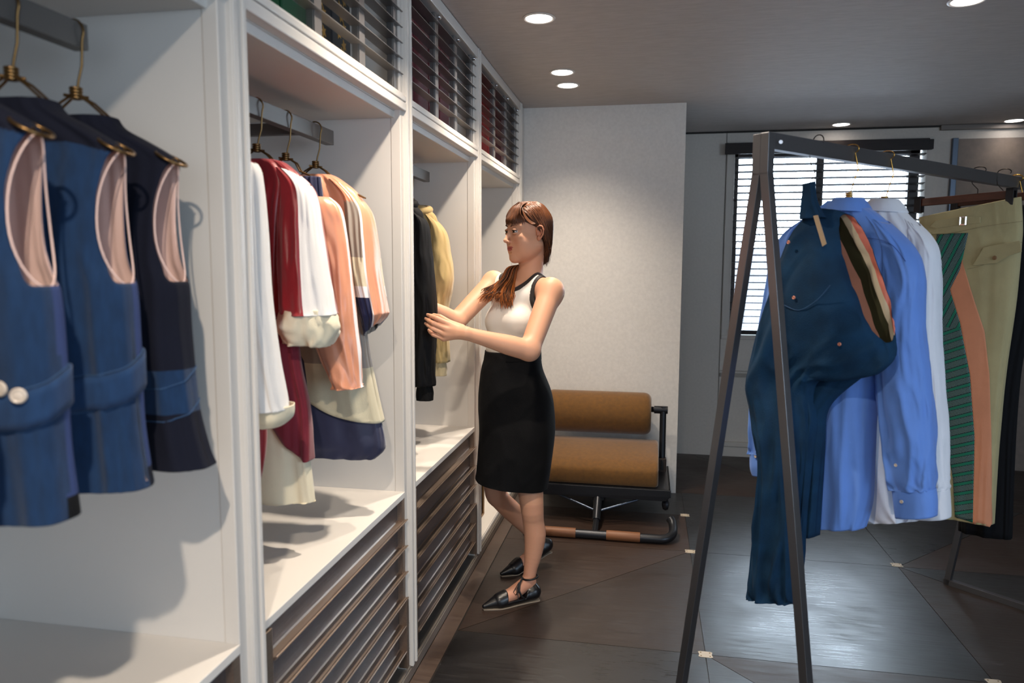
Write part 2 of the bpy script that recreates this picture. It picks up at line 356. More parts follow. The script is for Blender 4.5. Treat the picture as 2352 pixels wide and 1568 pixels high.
for k in range(4):
    a, b = Y0[k], Y1b[k]; t = thing('wardrobe_unit', names[k], 'wardrobe', (-1.07, (a+b)/2, 0), 'wardrobe units along the left wall'); UNITS.append(t)
    yi0, yi1 = a+.008, b-.07                         # clear opening
    c = MB(); c.box(XB, XB+.02, a, b-.001, .06, CEIL-.003); c.build('back_panel', lac2, t)
    c = MB(); c.box(XB+.02, -.812, yi1, yi1+.022, .06, CEIL-.003); c.build('side_panel', lac2, t)
    c = MB(); c.box(XB+.02, -.812, a+.001, a+.014, .06, CEIL-.003); c.build('side_panel', lac2, t)
    c = MB(); c.box(XB+.02, -.803, yi0, yi1, 1.884, 1.906); c.box(XB+.02, -.80, yi0, yi1, 1.906, 1.93); c.build('top_shelf', lac2, t, bevel=.002)
    # stile with beads and grooves
    s = MB(); s.box(-.815, -.782, b-.072, b-.001, .04, CEIL-.003); s.box(-.785, XW, b-.046, b-.001, .04, CEIL-.003)
    s.box(-.772, XW+.006, b-.014, b-.002, .04, CEIL-.003); s.box(-.772, XW+.004, b-.045, b-.030, .04, CEIL-.003)
    s.build('stile', lac, t, bevel=.0025)
    ya, yb = a+.002, b-.046
    s = MB(); s.box(-.80, XW, ya, yb, 1.908, 1.932); s.box(-.80, XW-.004, ya, yb, 1.932, 1.937); s.box(-.80, XW, ya, yb, 1.937, 1.954); s.box(-.80, XW-.006, ya, yb, 1.954, 1.961)
    s.build('transom_rail', lac, t, bevel=.0025)
    s = MB(); s.box(-.81, XW, ya, yb, 2.343, CEIL-.003); s.build('top_rail', lac, t, bevel=.002)
    # grille: blades, uprights, knobs
    bl_ = MB()
    for i in range(8):
        z = 2.020+i*.0477
        if z > 2.315: break
        bl_.prism([(-.816, ya+.004, z+.003), (-.784, ya+.004, z), (-.776, ya+.004, z-.0005), (-.776, ya+.004, z+.0015), (-.784, ya+.004, z+.002), (-.816, ya+.004, z+.005)], (0, yb-ya-.012, 0))
    g = bl_.build('grille', grille_m, t)
    for o_ in (.045, .365, .64, .915):
        y = a+o_*(b-a)/1.0
        u = MB(); u.box(-.793, -.789, y-.020, y+.020, 1.963, 2.352); u.box(-.812, -.793, y-.020, y-.017, 1.963, 2.352); u.build('upright', grille_m, g, bevel=.0015)
        if o_ > .1: MB().lathe([(.004, -.790), (.004, -.786), (.0085, -.783), (.0085, -.777), (.005, -.774)], (0, y+.006, 2.332), 'x', 14).build('knob', chrome, g, auto=50)
    # hanging rail on a cantilever arm
    if k < 3:
        r_ = MB(); ye = yi1-.115; r_.box(-.985, -.957, yi0+.13, ye, 1.785, 1.828); r_.build('hanging_rail', rail_m, t, bevel=.0015)
        for yy in (ye-.16, yi0+.22):
            r_ = MB(); r_.box(XB+.02, -.985, yy-.012, yy+.012, 1.79, 1.823); r_.build('rail_arm', rail_m, t, bevel=.0015)
        c = MB(); c.box(XB+.02, -.781, yi0, yi1, .648, .668); c.build('counter_shelf', lac2, t, bevel=.0015)
        # drawers
        for i in range(6):
            zt = .640-.0905*i-(0 if i else 0); zl = .572-.0905*i; zb = zl-.0135
            z_top = .642 if i == 0 else .572-.0905*(i-1)-.020
            dr = MB(); dr.box(-.806, -.799, yi0+.045, yi1-.028, zb, z_top); dr.box(XB+.05, -.806, yi0+.06, yi1-.05, zb+.006, z_top-.02)
            dob = dr.build('drawer', bronze, t)
            lp = MB(); y0_, y1_ = yi0+.042, yi1-.002
            lp.prism([(-.799, y0_, zl+.007), (-.796, y0_, zl+.003), (-.779, y0_, zl+.001), (-.773, y0_, zl+.004), (-.770, y0_, zl+.002), (-.776, y0_, zl-.006), (-.799, y0_, zl-.001)], (0, y1_-y0_, 0))
            lp.build('handle_lip', steel, dob)
        sp = MB(); sp.box(-.80, -.778, yi0+.006, yi0+.040, .30, .642); sp.box(-.80, -.778, yi0+.006, yi0+.040, .06, .290); sp.build('drawer_side_strip', steel, t, bevel=.001)
        sp = MB(); sp.box(-.81, -.782, yi1-.028, yi1-.002, .30, .648); sp.box(-.80, -.770, yi1-.026, yi1-.006, .06, .30); sp.build('drawer_side_strip', steel, t, bevel=.001)
    else:
        c = MB(); c.box(XB+.02, -.785, yi0, yi1, .045, .060); c.box(-.80, -.788, yi0, yi1, .045, .066); c.build('base_shelf', lac2, t, bevel=.0015)
    # plinth
    pl = MB(); pl.box(-.82, XW-.004, a+.001, b-.001, .034, .044); pl.box(-.80, XW-.001, a+.001, b-.001, .001, .036); pl.build('plinth', mat('plinth_metal', (138, 130, 122), .35, .6), t, bevel=.001)
fl_ = MB().box(-1.37, -.778, 4.452, MY-.002, 0, CEIL-.003).box(-.79, XW-.002, 4.452, 4.50, 0, CEIL-.003)
struct(fl_.build('trim_6', lac, bevel=.003))

# framed mirror standing in the last unit
mr = thing('mirror', 'dark-framed mirror with a brass-edged front standing in the last wardrobe unit', 'mirror', (-.86, 3.75, .062))
cz = [onX(1104, 1126, -.90), onX(1104, 1182, -.90)]
f = MB(); f.box(-.905, -.885, 3.56, 3.80, .075, .30)
f.build('glass', mat('mirror_glass', (150, 155, 150), .08, .9), mr)
f = MB(); f.box(-.90, -.862, 3.80, 3.815, .063, .34); f.box(-.90, -.862, 3.53, 3.56, .063, .34); f.box(-.90, -.862, 3.56, 3.80, .063, .09); f.box(-.90, -.862, 3.56, 3.80, .315, .34)
f.build('frame', mat('dark_mirror_frame', (24, 26, 26), .4), mr, bevel=.003)
f = MB(); f.box(-.862, -.856, 3.79, 3.815, .063, .34); f.box(-.862, -.856, 3.54, 3.80, .063, .075); f.build('edge_strip', mat('brass_edge', (150, 112, 66), .35, .9), mr)

# storage boxes behind the grilles
def box_thing(name, label, y0, y1, z1, m, group, deco=None):
    b = thing(name, label, 'box', (-1.0, (y0+y1)/2, 1.932), group)
    q = MB(); q.box(-1.22, -.845, y0, y1, 1.932, z1-.03); q.build('box_body', m, b, bevel=.003)
    q = MB(); q.box(-1.225, -.841, y0-.002, y1+.002, z1-.03, z1); q.build('lid', m, b, bevel=.003)
    if deco: 
        q = MB(); yc = (y0+y1)/2
        random.seed(int(y0*100))
        for _ in range(11):
            yy = yc+.02*math.sin(_*2.4); zz = 2.0+_*.024; s_ = .017
            q.prism([(-.8448, yy+s_*math.cos(a_)*(1 if i_ % 2 else .45), zz+s_*math.sin(a_)*(1 if i_ % 2 else .45)) for i_, a_ in enumerate(np.linspace(0, 2*math.pi, 10, endpoint=False))], (.0012, 0, 0))
        q.build('gold_ornament', deco, b)
navyb = mat('navy_box', (16, 22, 30), .45); greenb = mat('green_box', (18, 84, 50), .5); redb = mat('maroon_box', (104, 22, 38), .55); redc = mat('red_box', (168, 34, 36), .55)
gold = mat('gold_print', (178, 140, 70), .4, .4)
box_thing('storage_box', 'green storage box behind the grille above the second bay', 1.40, 1.62, 2.27, greenb, 'green boxes behind the grille')
box_thing('storage_box', 'green storage box beside the navy box behind the grille', 1.63, 1.76, 2.22, greenb, 'green boxes behind the grille')
box_thing('storage_box', 'navy storage box with gold sprigs next to the green boxes', 1.775, 1.90, 2.30, navyb, 'navy boxes behind the grille', gold)
box_thing('storage_box', 'navy storage box with gold sprigs nearer the empty end of the grille', 1.905, 2.03, 2.30, navyb, 'navy boxes behind the grille', gold)
for i, (y0, y1, m_, lb) in enumerate(((2.42, 2.60, redb, 'first maroon box behind the middle grille, at its left end'), (2.61, 2.78, redb, 'second maroon box behind the middle grille'), (2.79, 2.93, redb, 'third maroon box behind the middle grille'), (2.94, 3.08, redb, 'maroon box beside the empty end of the middle grille'))):
    box_thing('storage_box', lb, y0, y1, 2.29, m_, 'maroon boxes behind the middle grille')
for i, (y0, y1, m_, lb) in enumerate(((3.42, 3.62, redc, 'first red box behind the far grille, at its left end'), (3.63, 3.84, redc, 'second red box behind the far grille, brightly lit'), (3.85, 4.02, redc, 'third red box behind the far grille'), (4.03, 4.22, redb, 'dark maroon box behind the far grille nearest the pier wall'))):
    box_thing('storage_box', lb, y0, y1, 2.27, m_, 'red boxes behind the far grille')

# ------------------------------------------------------------------ bench with roll back
bn = thing('bench', 'low bench with mustard velvet seat and bolster on a black metal frame', 'bench', (-.23, 4.15, 0))
vel = mat('mustard_velvet', (98, 63, 9), .85, sheen=.3, bump=.3, bscale=160, var=.16, vscale=45)
blk = mat('black_metal', (40, 42, 47), .35, .6)
def soft_box(prof, x0, x1, nx, er, c=(0, 0)):
    """cushion: closed profile (y, z) swept along x, ends rounded"""
    b = MB(); n = len(prof); rows = []
    xs = [x0]+[x0+er*(1-math.cos(q)) for q in np.linspace(.25, 1.57, 5)]+list(np.linspace(x0+er, x1-er, nx))[1:-1]+[x1-er*(1-math.cos(q)) for q in np.linspace(1.57, .25, 5)]+[x1]
    cy = sum(p[0] for p in prof)/n; cz_ = sum(p[1] for p in prof)/n
    for i, x in enumerate(xs):
        dd = min(x-x0, x1-x); s_ = 1.0
        if dd < er: s_ = 1-(er/.16)*(1-math.sqrt(max(0, 1-(1-dd/er)**2)))
        rows += [(x, cy+(p[0]-cy)*s_, cz_+(p[1]-cz_)*s_) for p in prof]
    k = len(xs)
    b.add(rows, [(i*n+j, i*n+(j+1) % n, (i+1)*n+(j+1) % n, (i+1)*n+j) for i in range(k-1) for j in range(n)]+[tuple(range(n)), tuple((k-1)*n+j for j in range(n))])
    return b
prof = [(3.985, .212), (3.975, .225), (3.972, .29), (3.980, .312), (4.05, .345), (4.15, .372), (4.27, .385), (4.38, .385), (4.41, .37), (4.42, .33), (4.42, .22), (4.40, .212)]
soft_box(prof, -.60, .082, 12, .02).build('seat_cushion', vel, bn, auto=50)
prof = [(4.42+.115*math.cos(q)+.01, .532+.128*math.sin(q)) for q in np.linspace(0, 2*math.pi, 28, endpoint=False)]
soft_box(prof, -.60, .038, 12, .045).build('bolster', vel, bn, smooth=True)
pp = MB(); pp.tube([(-.595, 4.4+.125*math.cos(q)+.02, .532+.125*math.sin(q)) for q in np.linspace(0, 2*math.pi, 28, endpoint=False)], .004, 6, closed=True)
f = MB()
f.prism([(.150, 3.955, .208), (.150, 3.955, .172), (.125, 3.957, .145), (-.62, 3.957, .145), (-.64, 3.957, .208)], (0, .012, 0))
f.box(-.64, .148, 3.957, 4.44, .196, .208); f.box(.138, .150, 3.957, 4.46, .165, .208); f.box(-.64, -.625, 3.957, 4.46, .165, .208)
f.build('seat_frame', blk, bn, bevel=.003)
f = MB(); f.tube([(.108, 4.36, .20), (.108, 4.40, .585)], .019, 14); f.build('back_post', blk, bn, auto=50)
f = MB(); f.tube([(.03, 4.43, .56), (.115, 4.40, .565)], .017, 12); f.tube([(.055, 4.40, .565), (.135, 4.40, .565)], .023, 14); f.build('back_arm', blk, bn, auto=50)
f = MB(); f.box(.083, .133, 4.33, 4.37, .205, .285); f.box(.100, .116, 4.325, 4.331, .215, .275, 1); f.build('clamp', [mat('pewter_clamp', (70, 62, 58), .3, .8), mat('black_slot', (10, 10, 10), .6)], bn, bevel=.003)
f = MB(); f.lathe([(.01, -.02), (.028, -.014), (.034, 0), (.028, .014), (.01, .02)], (.125, 4.02, .11), 'x', 18); f.build('foot_knob', blk, bn, auto=40)
f = MB(); f.tube([(-.245, 3.99, .15), (-.245, 3.86, .05)], .022, 12); f.box(-.275, -.215, 3.985, 4.4, .12, .15); f.build('stem', blk, bn, auto=50)
f = MB()
for x in (-.50, .02): f.tube([(x, 4.0, .15), (-.245, 3.93, .075)], .007, 8)
f.build('brace', mat('steel_brace', (80, 90, 105), .3, .8), bn, auto=50)
f = MB(); f.tube([(-.245, 3.86, .05), (-.245, 3.73, .026)], .016, 10); f.build('foot_link', blk, bn, auto=50)
f = MB(); f.tube([(-.245, 4.3, .13), (-.245, 4.34, .02), (-.245, 4.44, .01)], .016, 10); f.build('rear_foot', blk, bn, auto=50)
yb_, zb_ = 3.712, .024
wdm = mat('oak_sleeve', (118, 74, 44), .55, var=.2, vscale=6, stretch=(1, 14, 14))
f = MB(); path = [(-.62, yb_, zb_), (-.2, yb_, zb_), (.03, yb_, zb_)]+[(.09+.07*math.sin(q), yb_+.07*(1-math.cos(q)), zb_+.02*(1-math.cos(q))) for q in np.linspace(0, 1.57, 9)]+[(.162, yb_+.10, .052), (.158, yb_+.135, .07), (.145, yb_+.15, .085)]
f.tube(path, .0225, 18); f.build('foot_bar', blk, bn, auto=60)
for x0, x1 in ((-.60, -.342), (-.182, -.009)):
    MB().lathe([(.0245, x0), (.0255, x0+.003), (.0255, x1-.003), (.0245, x1)], (0, yb_, zb_+.0018), 'x', 24).build('wood_sleeve', wdm, bn, auto=50)

# ------------------------------------------------------------------ garment rack
RN = Vector((.294, 2.016, 0)); RD = Vector((math.cos(.806), math.sin(.806), 0)); RE = Vector((RD.y, -RD.x, 0)); RH = 1.745
def G(u, z, t, v=0): return RN+RD*(t+v)+RE*u+Vector((0, 0, z))
rk = thing('garment_rack', 'free-standing steel garment rack with A-shaped end frames', 'clothes rack', RN)
gm = mat('rack_steel', (114, 114, 117), .32, .85, bump=.04, bscale=60)
gm2 = mat('dark_rack_steel', (52, 47, 45), .35, .8)
MB().bar(G(0, RH-.002, -.01), G(0, RH-.002, 1.81), .026, .042).build('top_rail', gm, rk, bevel=.0015)
for t_ in (0, 1.8):
    for s_ in (-1, 1):
        q = MB(); q.bar(G(.012*s_, RH+.014, t_-.013), G(.012*s_, 1.655, t_-.013), .024, .026, up=RD); q.bar(G(.012*s_, 1.66, t_-.013), G(.239*s_, .0, t_-.013), .024, .026, up=RD)
        q.build('leg', gm, rk, bevel=.001)
    MB().bar(G(-.25, .013, t_-.013), G(.25, .013, t_-.013), .026, .026).build('floor_bar', gm, rk, bevel=.001)
MB().lathe([(.004, -.022), (.004, -.020)], (0, 0, 0), 'z', 10)
sb = G(.0, 0, 0); q = MB(); q.lathe([(.005, 0), (.005, .004)], (RN.x+.034, RN.y-.002, RH-.006), 'y', 10); q.build('screw', chrome, rk)
# ------------------------------------------------------------------ cloth
class Fr:
    def __init__(s, o, U, V): s.o, s.U, s.V = Vector(o), Vector(U), Vector(V)
    def __call__(s, u, v, z): return s.o+s.U*u+s.V*v+Vector((0, 0, z))
def bayfr(y, x=-.97, rot=0.):
    c, s_ = math.cos(R(rot)), math.sin(R(rot)); return Fr((x, y, 0), (c, s_, 0), (-s_, c, 0))
def loft(name, parent, fr, rows, mats, inner=None, n=72, m=56, matfn=None, hole=None, fold=.006, ff=2.2, fz=1.2, seed=0., thick=.0016, p=.8, q=.9, grow=.35, crease=.0, caps=False):
    rows = [tuple(r)+(0.,)*(7-len(r)) for r in rows]; S = crom(rows, m); vs = []; par = []
    for i in range(m):
        uA, zA, uB, zB, b, vc, sh = S[i]; s_ = i/(m-1); cu, cz_ = (uA+uB)/2, (zA+zB)/2; hu, hz = (uB-uA)/2, (zB-zA)/2
        L_ = math.hypot(hu, hz)+1e-9; pu, pz = -hz/L_, hu/L_
        for j in range(n):
            a = 2*math.pi*j/n; c, d_ = math.cos(a), math.sin(a)
            x = math.copysign(abs(c)**p, c); y = math.copysign(abs(d_)**q, d_)
            g = (grow+(1-grow)*s_)
            nn = noise.noise(Vector((c*ff+seed, d_*ff*1.3+seed*1.7, s_*fz+seed)))
            n2 = noise.noise(Vector((c*ff*2.3-seed, d_*ff*2.3, s_*fz*2.5+seed*3)))
            rg = 1-abs(noise.noise(Vector((c*ff*1.6+seed*2, d_*ff*1.6, s_*fz*2+7))))*2
            f_ = fold*g*(nn+.45*n2+crease*max(0, rg-.4))*1.6
            v = vc+b*y+f_*(1 if y >= 0 else -1)*(.35+.65*abs(d_))
            k = 1+f_*.25/L_
            u = cu+hu*x*k+pu*sh*y; z = cz_+hz*x*k+pz*sh*y
            vs.append(fr(u, v, z)); par.append((u, v, z, s_, a))
    fs, mi = [], []
    for i in range(m-1):
        for j in range(n):
            j2 = (j+1) % n; P_ = [par[i*n+j], par[i*n+j2], par[(i+1)*n+j], par[(i+1)*n+j2]]
            c = [sum(t_[k] for t_ in P_)/4 for k in range(4)]+[P_[0][4]+math.pi/n]
            if hole and hole(*c): continue
            fs.append((i*n+j, i*n+j2, (i+1)*n+j2, (i+1)*n+j)); mi.append(matfn(*c) if matfn else 0)
    if caps: fs.append(tuple(range(n))[::-1]); mi.append(0)
    me = MB().add(vs, fs, mi); mats = list(mats); no = len(mats)
    inn = (inner if inner else mats)
    o = me.build(name, mats+list(inn), parent, smooth=True, fix=False)
    o.data.validate()
    # remove unused verts
    bm = bmesh.new(); bm.from_mesh(o.data); bmesh.ops.delete(bm, geom=[v for v in bm.verts if not v.link_faces], context='VERTS')
    # orient outwards
    if hole:
        bv = [v for v in bm.verts if v.is_boundary and v.index is not None]
        keep = set()
        for _ in range(8):
            new = {}
            for v in bv:
                nb = [e.other_vert(v) for e in v.link_edges if e.is_boundary]
                if len(nb) == 2: new[v] = v.co*.4+(nb[0].co+nb[1].co)*.3
            for v, c_ in new.items(): v.co = c_
    cen = sum((v.co for v in bm.verts), Vector())/max(1, len(bm.verts)); sc_ = sum((f.normal.dot(f.calc_center_median()-cen)) for f in bm.faces)
    if sc_ < 0: bmesh.ops.reverse_faces(bm, faces=bm.faces)
    bm.to_mesh(o.data); bm.free()
    so = o.modifiers.new('cloth', 'SOLIDIFY'); so.thickness = thick; so.offset = -1; so.material_offset = no; so.material_offset_rim = 0
    return o
from mathutils.bvhtree import BVHTree
def drape(bvh, fr, u, z, off):
    o_ = fr(u, -.5, z); h_ = bvh.ray_cast(o_, fr.V)
    return (h_[0] if h_[0] is not None else fr(u, -.03, z))-fr.V*off
def bvh_of(o): return BVHTree.FromPolygons([v.co.copy() for v in o.data.vertices], [tuple(p_.vertices) for p_ in o.data.polygons])
def rows_u(L_):      # (z, uL, uR, b[, vc]) level rows
    return [(r[1], r[0], r[2], r[0], r[3], r[4] if len(r) > 4 else 0.) for r in L_]
def button(parent, pos, nrm, r, m, name='button'):
    n_ = Vector(nrm).normalized(); p_ = Vector(pos); b = MB()
    b.tube([p_, p_+n_*.0015, p_+n_*.0028], [r*.9, r, r*.86], 18); ring = []
    a = n_.orthogonal().normalized(); c = n_.cross(a)
    b.tube([p_+n_*.003+(a*math.cos(q_)+c*math.sin(q_))*r*.8 for q_ in np.linspace(0, 2*math.pi, 16, endpoint=False)], r*.14, 6, closed=True)
    return b.build(name, m, parent, auto=50)
def fabric(name, col, rough=.85, sheen=.25, var=.06, bump=.35, bs=420, vs=12, stretch=None): return mat(name, col, rough, sheen=sheen, var=var, vscale=vs, bump=bump, bscale=bs, stretch=stretch, spec=.25)
brass = mat('hanger_brass', (122, 94, 58), .32, .9); darkwire = mat('hanger_dark_wire', (60, 54, 50), .35, .8)
def hanger(fr, label, zr=1.828, half=.185, ztip=1.60, zn=1.70, loops=True, m_=brass, group='brass wire hangers in the wardrobe', bar=True, tw=.0022):
    t = thing('wire_hanger', label, 'hanger', fr(0, 0, zr), group)
    h = [(.0, zn)]+[(.006, zn+.03), (.014, zn+.055), (.017, zr-.035)]+[(.0+.021*math.cos(a), zr-.017+.021*math.sin(a)) for a in np.linspace(-.5, 3.5, 12)]
    MB().tube([fr(u, 0, z) for u, z in h], tw, 8).build('hook', m_, t, auto=60)
    c = MB()
    for i in range(4): c.tube([fr(.0085*math.cos(a), .0085*math.sin(a), zn+.002+i*.0052) for a in np.linspace(0, 2*math.pi, 12, endpoint=False)], tw*1.15, 6, closed=True)
    c.tube([fr(-.016, -.01, zn+.006), fr(.016, .01, zn+.004)], tw*1.3, 6)
    c.build('twisted_neck', m_, t, auto=60)
    for s_ in (-1, 1):
        for dv in (-.007, .007):
            MB().tube([fr(0, dv*.4, zn+.01), fr(s_*.03, dv, zn-.008), fr(s_*half*.5, dv, (zn+ztip)/2-.006), fr(s_*half, dv, ztip)], tw, 8).build('arm', m_, t, auto=60)
        if loops: MB().tube([fr(s_*(half-.010)+.022*math.cos(a)*s_, .026*math.sin(a), ztip+.004-.012*math.cos(a)) for a in np.linspace(0, 2*math.pi, 24, endpoint=False)], tw*1.2, 8, closed=True).build('end_loop', m_, t, auto=60)
    return t
denim = fabric('blue_denim', (20, 47, 80), .85, .1, .16, .5, 380, 30, (3, 3, 1)); navy = fabric('navy_wool', (14, 17, 32), .9, .0)
pink_l = fabric('pink_lining', (226, 194, 184), .55, .1, .05, .15); selv = fabric('selvedge_binding', (52, 66, 108), .8, .0); blackc = fabric('black_cotton', (12, 12, 15), .85, .0)
horn = mat('pearl_button', (206, 192, 178), .3, coat=.3)

# ---- bay one: sleeveless vests
denim2 = fabric('waist_band_denim', (26, 54, 90), .85, .1, .16, .5, 380, 30, (3, 3, 1)); seam_m = fabric('denim_seam', (52, 78, 112), .85, 0)
def vest(y, label, fl_, style, mats, dx=0.):
    fr = bayfr(y, -.97+dx); t = thing('vest', label, 'vest', (fr.o.x, y, 1.66), 'vests in the first bay')
    rows = rows_u([(1.668, -.070, .070, .034), (1.650, -.085, .085, .036), (1.627, -.13, .13, .036), (1.604, -.172, .172, .034), (1.590, -.186, .186, .033), (1.56, -.187, .186, .038),
                   (1.50, -.180, .178, .046), (1.43, -.178, .176, .052), (1.385, -.190, .190, .054), (1.30, -.192, .193, .054), (1.18, -.192-fl_*.15, .192+fl_*.3, .050), (1.10, -.195-fl_*.5, .195+fl_*.7, .053), (1.06, -.2-fl_, .195+fl_, .056)])
    rows = [(a, z+(.012*(a/.2)**2 if z < 1.1 else 0), b, z+(.010 if z < 1.1 else 0), th, vc, 0) for a, z, b, z2, th, vc in rows]
    def hole(u, v, z, s_, a): 
        k = (z-1.388)/(1.588-1.388)
        if not 0 < k < 1: return False
        w_ = .160+.022*abs(2*k-1)**2.2
        return abs(u) > w_
    def mf(u, v, z, s_, a):
        if style == 'denim':
            if z > 1.60-.25*max(0, abs(u)-.12) and s_ < .35: return 1
            if u > 0 and .004 < v < .026 and z < 1.39: return 2 if z > 1.10 or style == 'x' else 3
            return 0
        if z > 1.235+.1*(.2-abs(u)): return 1
        if z > 1.165: return 0
        return 1
    b = loft('body', t, fr, rows, mats, [pink_l]*4, m=130, n=170, matfn=mf, hole=hole, fold=.012, ff=2.4, fz=1.1, seed=y*7, p=.72, q=.62, grow=.2)
    # armhole piping
    for s_ in (-1, 1):
        pts = []
        for a in np.linspace(0, 2*math.pi, 40, endpoint=False):
            kz = .5+.5*math.cos(a); z = 1.388+.2*kz; w_ = (.160+.022*abs(2*kz-1)**2.2); vv = math.sin(a)*.040*(1-.35*kz)
            pts.append(fr(s_*(w_+.003), vv, z))
        MB().tube(pts, .0014, 6, closed=True).build('armhole_piping', pink_l, t, auto=70)
    # waist band across the front, with its seams, and a button
    bv = bvh_of(b); zc_ = lambda a: (1.232 if style == 'denim' else 1.190)+.024*math.sin(a*1.0+.6)+.008*math.sin(3*a)
    def around(a, z, off):
        d_ = (fr.U*math.cos(a)+fr.V*math.sin(a)*.45).normalized(); h_ = bv.ray_cast(fr(0, 0, z), d_)
        return (h_[0] if h_[0] is not None else fr(.19*math.cos(a), .05*math.sin(a), z))+d_*off
    if style == 'denim':
        k = 90; vs = []
        for i in range(k):
            a = 2*math.pi*i/k
            for zz in (.026, .013, 0, -.013, -.026): vs.append(around(a, zc_(a)+zz, .0025))
        fs = [(5*i+j, 5*i+j+1, (5*i+j+6) % (5*k), (5*i+j+5) % (5*k)) for i in range(k) for j in range(4)]
        bnd = MB().add(vs, fs).build('waist_band', denim2, t, smooth=True, fix=True); so = bnd.modifiers.new('s', 'SOLIDIFY'); so.thickness = .003; so.offset = 1
        if y < .9:
            for px_, py_ in ((43, 908), (2, 892)):
                r_ = Vector(ray(px_, py_)); h_ = bv.ray_cast(Vector(CP), r_)
                if h_[0] is not None: button(t, h_[0]-r_.normalized()*.006, Vector(h_[1]) if h_[1].dot(r_) < 0 else -Vector(h_[1]), .0105, horn)
    for dz in (.028, -.028):
        MB().tube([around(a, zc_(a)+dz, .0012) for a in np.linspace(0, 2*math.pi, 80, endpoint=False)], .0011, 5, closed=True).build('seam', seam_m, t)
    MB().tube([drape(bv, fr, .10+.02*q_, 1.36-.15*q_, .0010) for q_ in np.linspace(0, 1, 12)], .0010, 5).build('dart_seam', seam_m, t)
    return t, fr
vest(.70, 'leftmost blue denim vest, mostly outside the picture', 0., 'denim', [denim, navy, selv, blackc])
vest(.845, 'blue denim vest with a white button on its waist band, navy shoulders', 0., 'denim', [denim, navy, selv, blackc])
vest(1.0, 'blue denim vest hanging between the buttoned vest and the navy one', .012, 'denim', [denim, navy, selv, navy])
vest(1.13, 'navy vest with a denim band, last in the first bay', .036, 'navy', [denim, navy, selv, blackc])
for y, lb in ((.70, 'brass hanger of the leftmost denim vest'), (.845, 'brass hanger of the buttoned denim vest'), (1.0, 'brass hanger of the middle denim vest'), (1.13, 'brass hanger of the navy vest, nearest the end of the rail')):
    hanger(bayfr(y), lb, half=.186, ztip=1.592)

# ---- bay two
cream = fabric('cream_cotton', (226, 214, 186), .7, .15, .04, .25); white = fabric('white_poplin', (226, 222, 218), .65, .15, .03, .25)
red = mat('red_satin', (140, 29, 36), .34, sheen=.3, var=.18, vscale=7, bump=.1, bscale=80); maroon = fabric('maroon_crepe', (120, 32, 46), .7, .25, .1)
peach = mat('peach_satin', (214, 144, 110), .36, sheen=.3, var=.10, vscale=9, bump=.15, bscale=60); wpipe = mat('white_piping', (232, 226, 224), .5); navyk = fabric('navy_knit', (28, 32, 66), .7, .25, .08)
taupe = mat('taupe_satin', (150, 140, 128), .45, sheen=.2, var=.08, vscale=9); sand = fabric('sand_mesh', (206, 196, 168), .7, .2, .05, .5, 600)
# white long-sleeved shirt with red inside, half hidden by the frame
fr = bayfr(1.47); t = thing('shirt', 'white long-sleeved shirt with red back, half behind the frame of the second bay', 'shirt', fr(0, 0, 1.66))
loft('body', t, fr, rows_u([(1.672, -.06, .06, .03), (1.652, -.10, .10, .035), (1.62, -.15, .145, .035), (1.52, -.17, .15, .04), (1.3, -.18, .13, .045), (1.05, -.19, .14, .05), (.92, -.19, .12, .05)]), [red], fold=.014, seed=2)
loft('sleeve', t, fr, [(.085, 1.655, .150, 1.632, .024, -.02), (.115, 1.61, .166, 1.60, .030, -.03), (.125, 1.50, .172, 1.49, .034, -.03), (.125, 1.35, .176, 1.35, .036, -.03), (.135, 1.22, .186, 1.22, .038, -.025), (.145, 1.13, .196, 1.13, .040, -.02), (.15, 1.105, .200, 1.105, .040, -.02)], [white], [red], fold=.008, seed=4, n=48, m=40)
loft('cuff', t, fr, [(.120, 1.112, .205, 1.112, .046, 0), (.115, 1.085, .20, 1.085, .05, 0), (.12, 1.065, .18, 1.065, .04, 0)], [cream], fold=.004, n=40, m=12)
loft('sleeve', t, fr, [(-.165, 1.632, -.085, 1.655, .030, -.005), (-.19, 1.60, -.115, 1.61, .04, 0), (-.20, 1.49, -.12, 1.50, .045, 0), (-.205, 1.22, -.13, 1.22, .045, 0), (-.22, 1.10, -.14, 1.10, .045, 0)], [white], [red], fold=.008, seed=5, n=40, m=30)
hanger(fr, 'brass hanger of the white shirt behind the frame', half=.15, ztip=1.615, loops=False)
# red short-sleeved shirt with white sleeve stripe, cream cuffs, curved maroon tails
fr = bayfr(1.72); t = thing('shirt', 'red satin shirt with white sleeve stripes, flared cream cuffs and long curved tails', 'shirt', fr(0, 0, 1.67))
rb = rows_u([(1.680, -.05, .05, .03), (1.668, -.085, .08, .036), (1.625, -.14, .12, .040), (1.55, -.15, .11, .046), (1.40, -.15, .10, .05), (1.2, -.15, .10, .052), (1.06, -.15, .125, .054), (.94, -.15, .130, .056), (.92, -.15, .130, .056)])
loft('body', t, fr, rb, [red, maroon], [maroon, maroon], matfn=lambda u, v, z, s_, a: 1 if z < 1.30 else 0, hole=lambda u, v, z, s_, a: z < 1.09-.17*min(1, max(0, (abs(u-.0)-.01)/.11))**.6*(1 if u > -.2 else 1), fold=.016, crease=.6, seed=9, m=90, n=90, p=.75)
loft('under_hem', t, fr, rows_u([(1.2, -.14, .085, .03), (1.0, -.145, .11, .035), (.83, -.15, .128, .038), (.808, -.15, .130, .038)]), [cream], fold=.012, seed=10, m=30)
def stripe(u, v, z, s_, a):
    return 1 if (math.cos(a) > .42 and math.sin(a) < .62) else 0
def tri(u, v, z, s_, a): return 1 if -1.15 < ((a+math.pi) % (2*math.pi)-math.pi) < .35 else 0
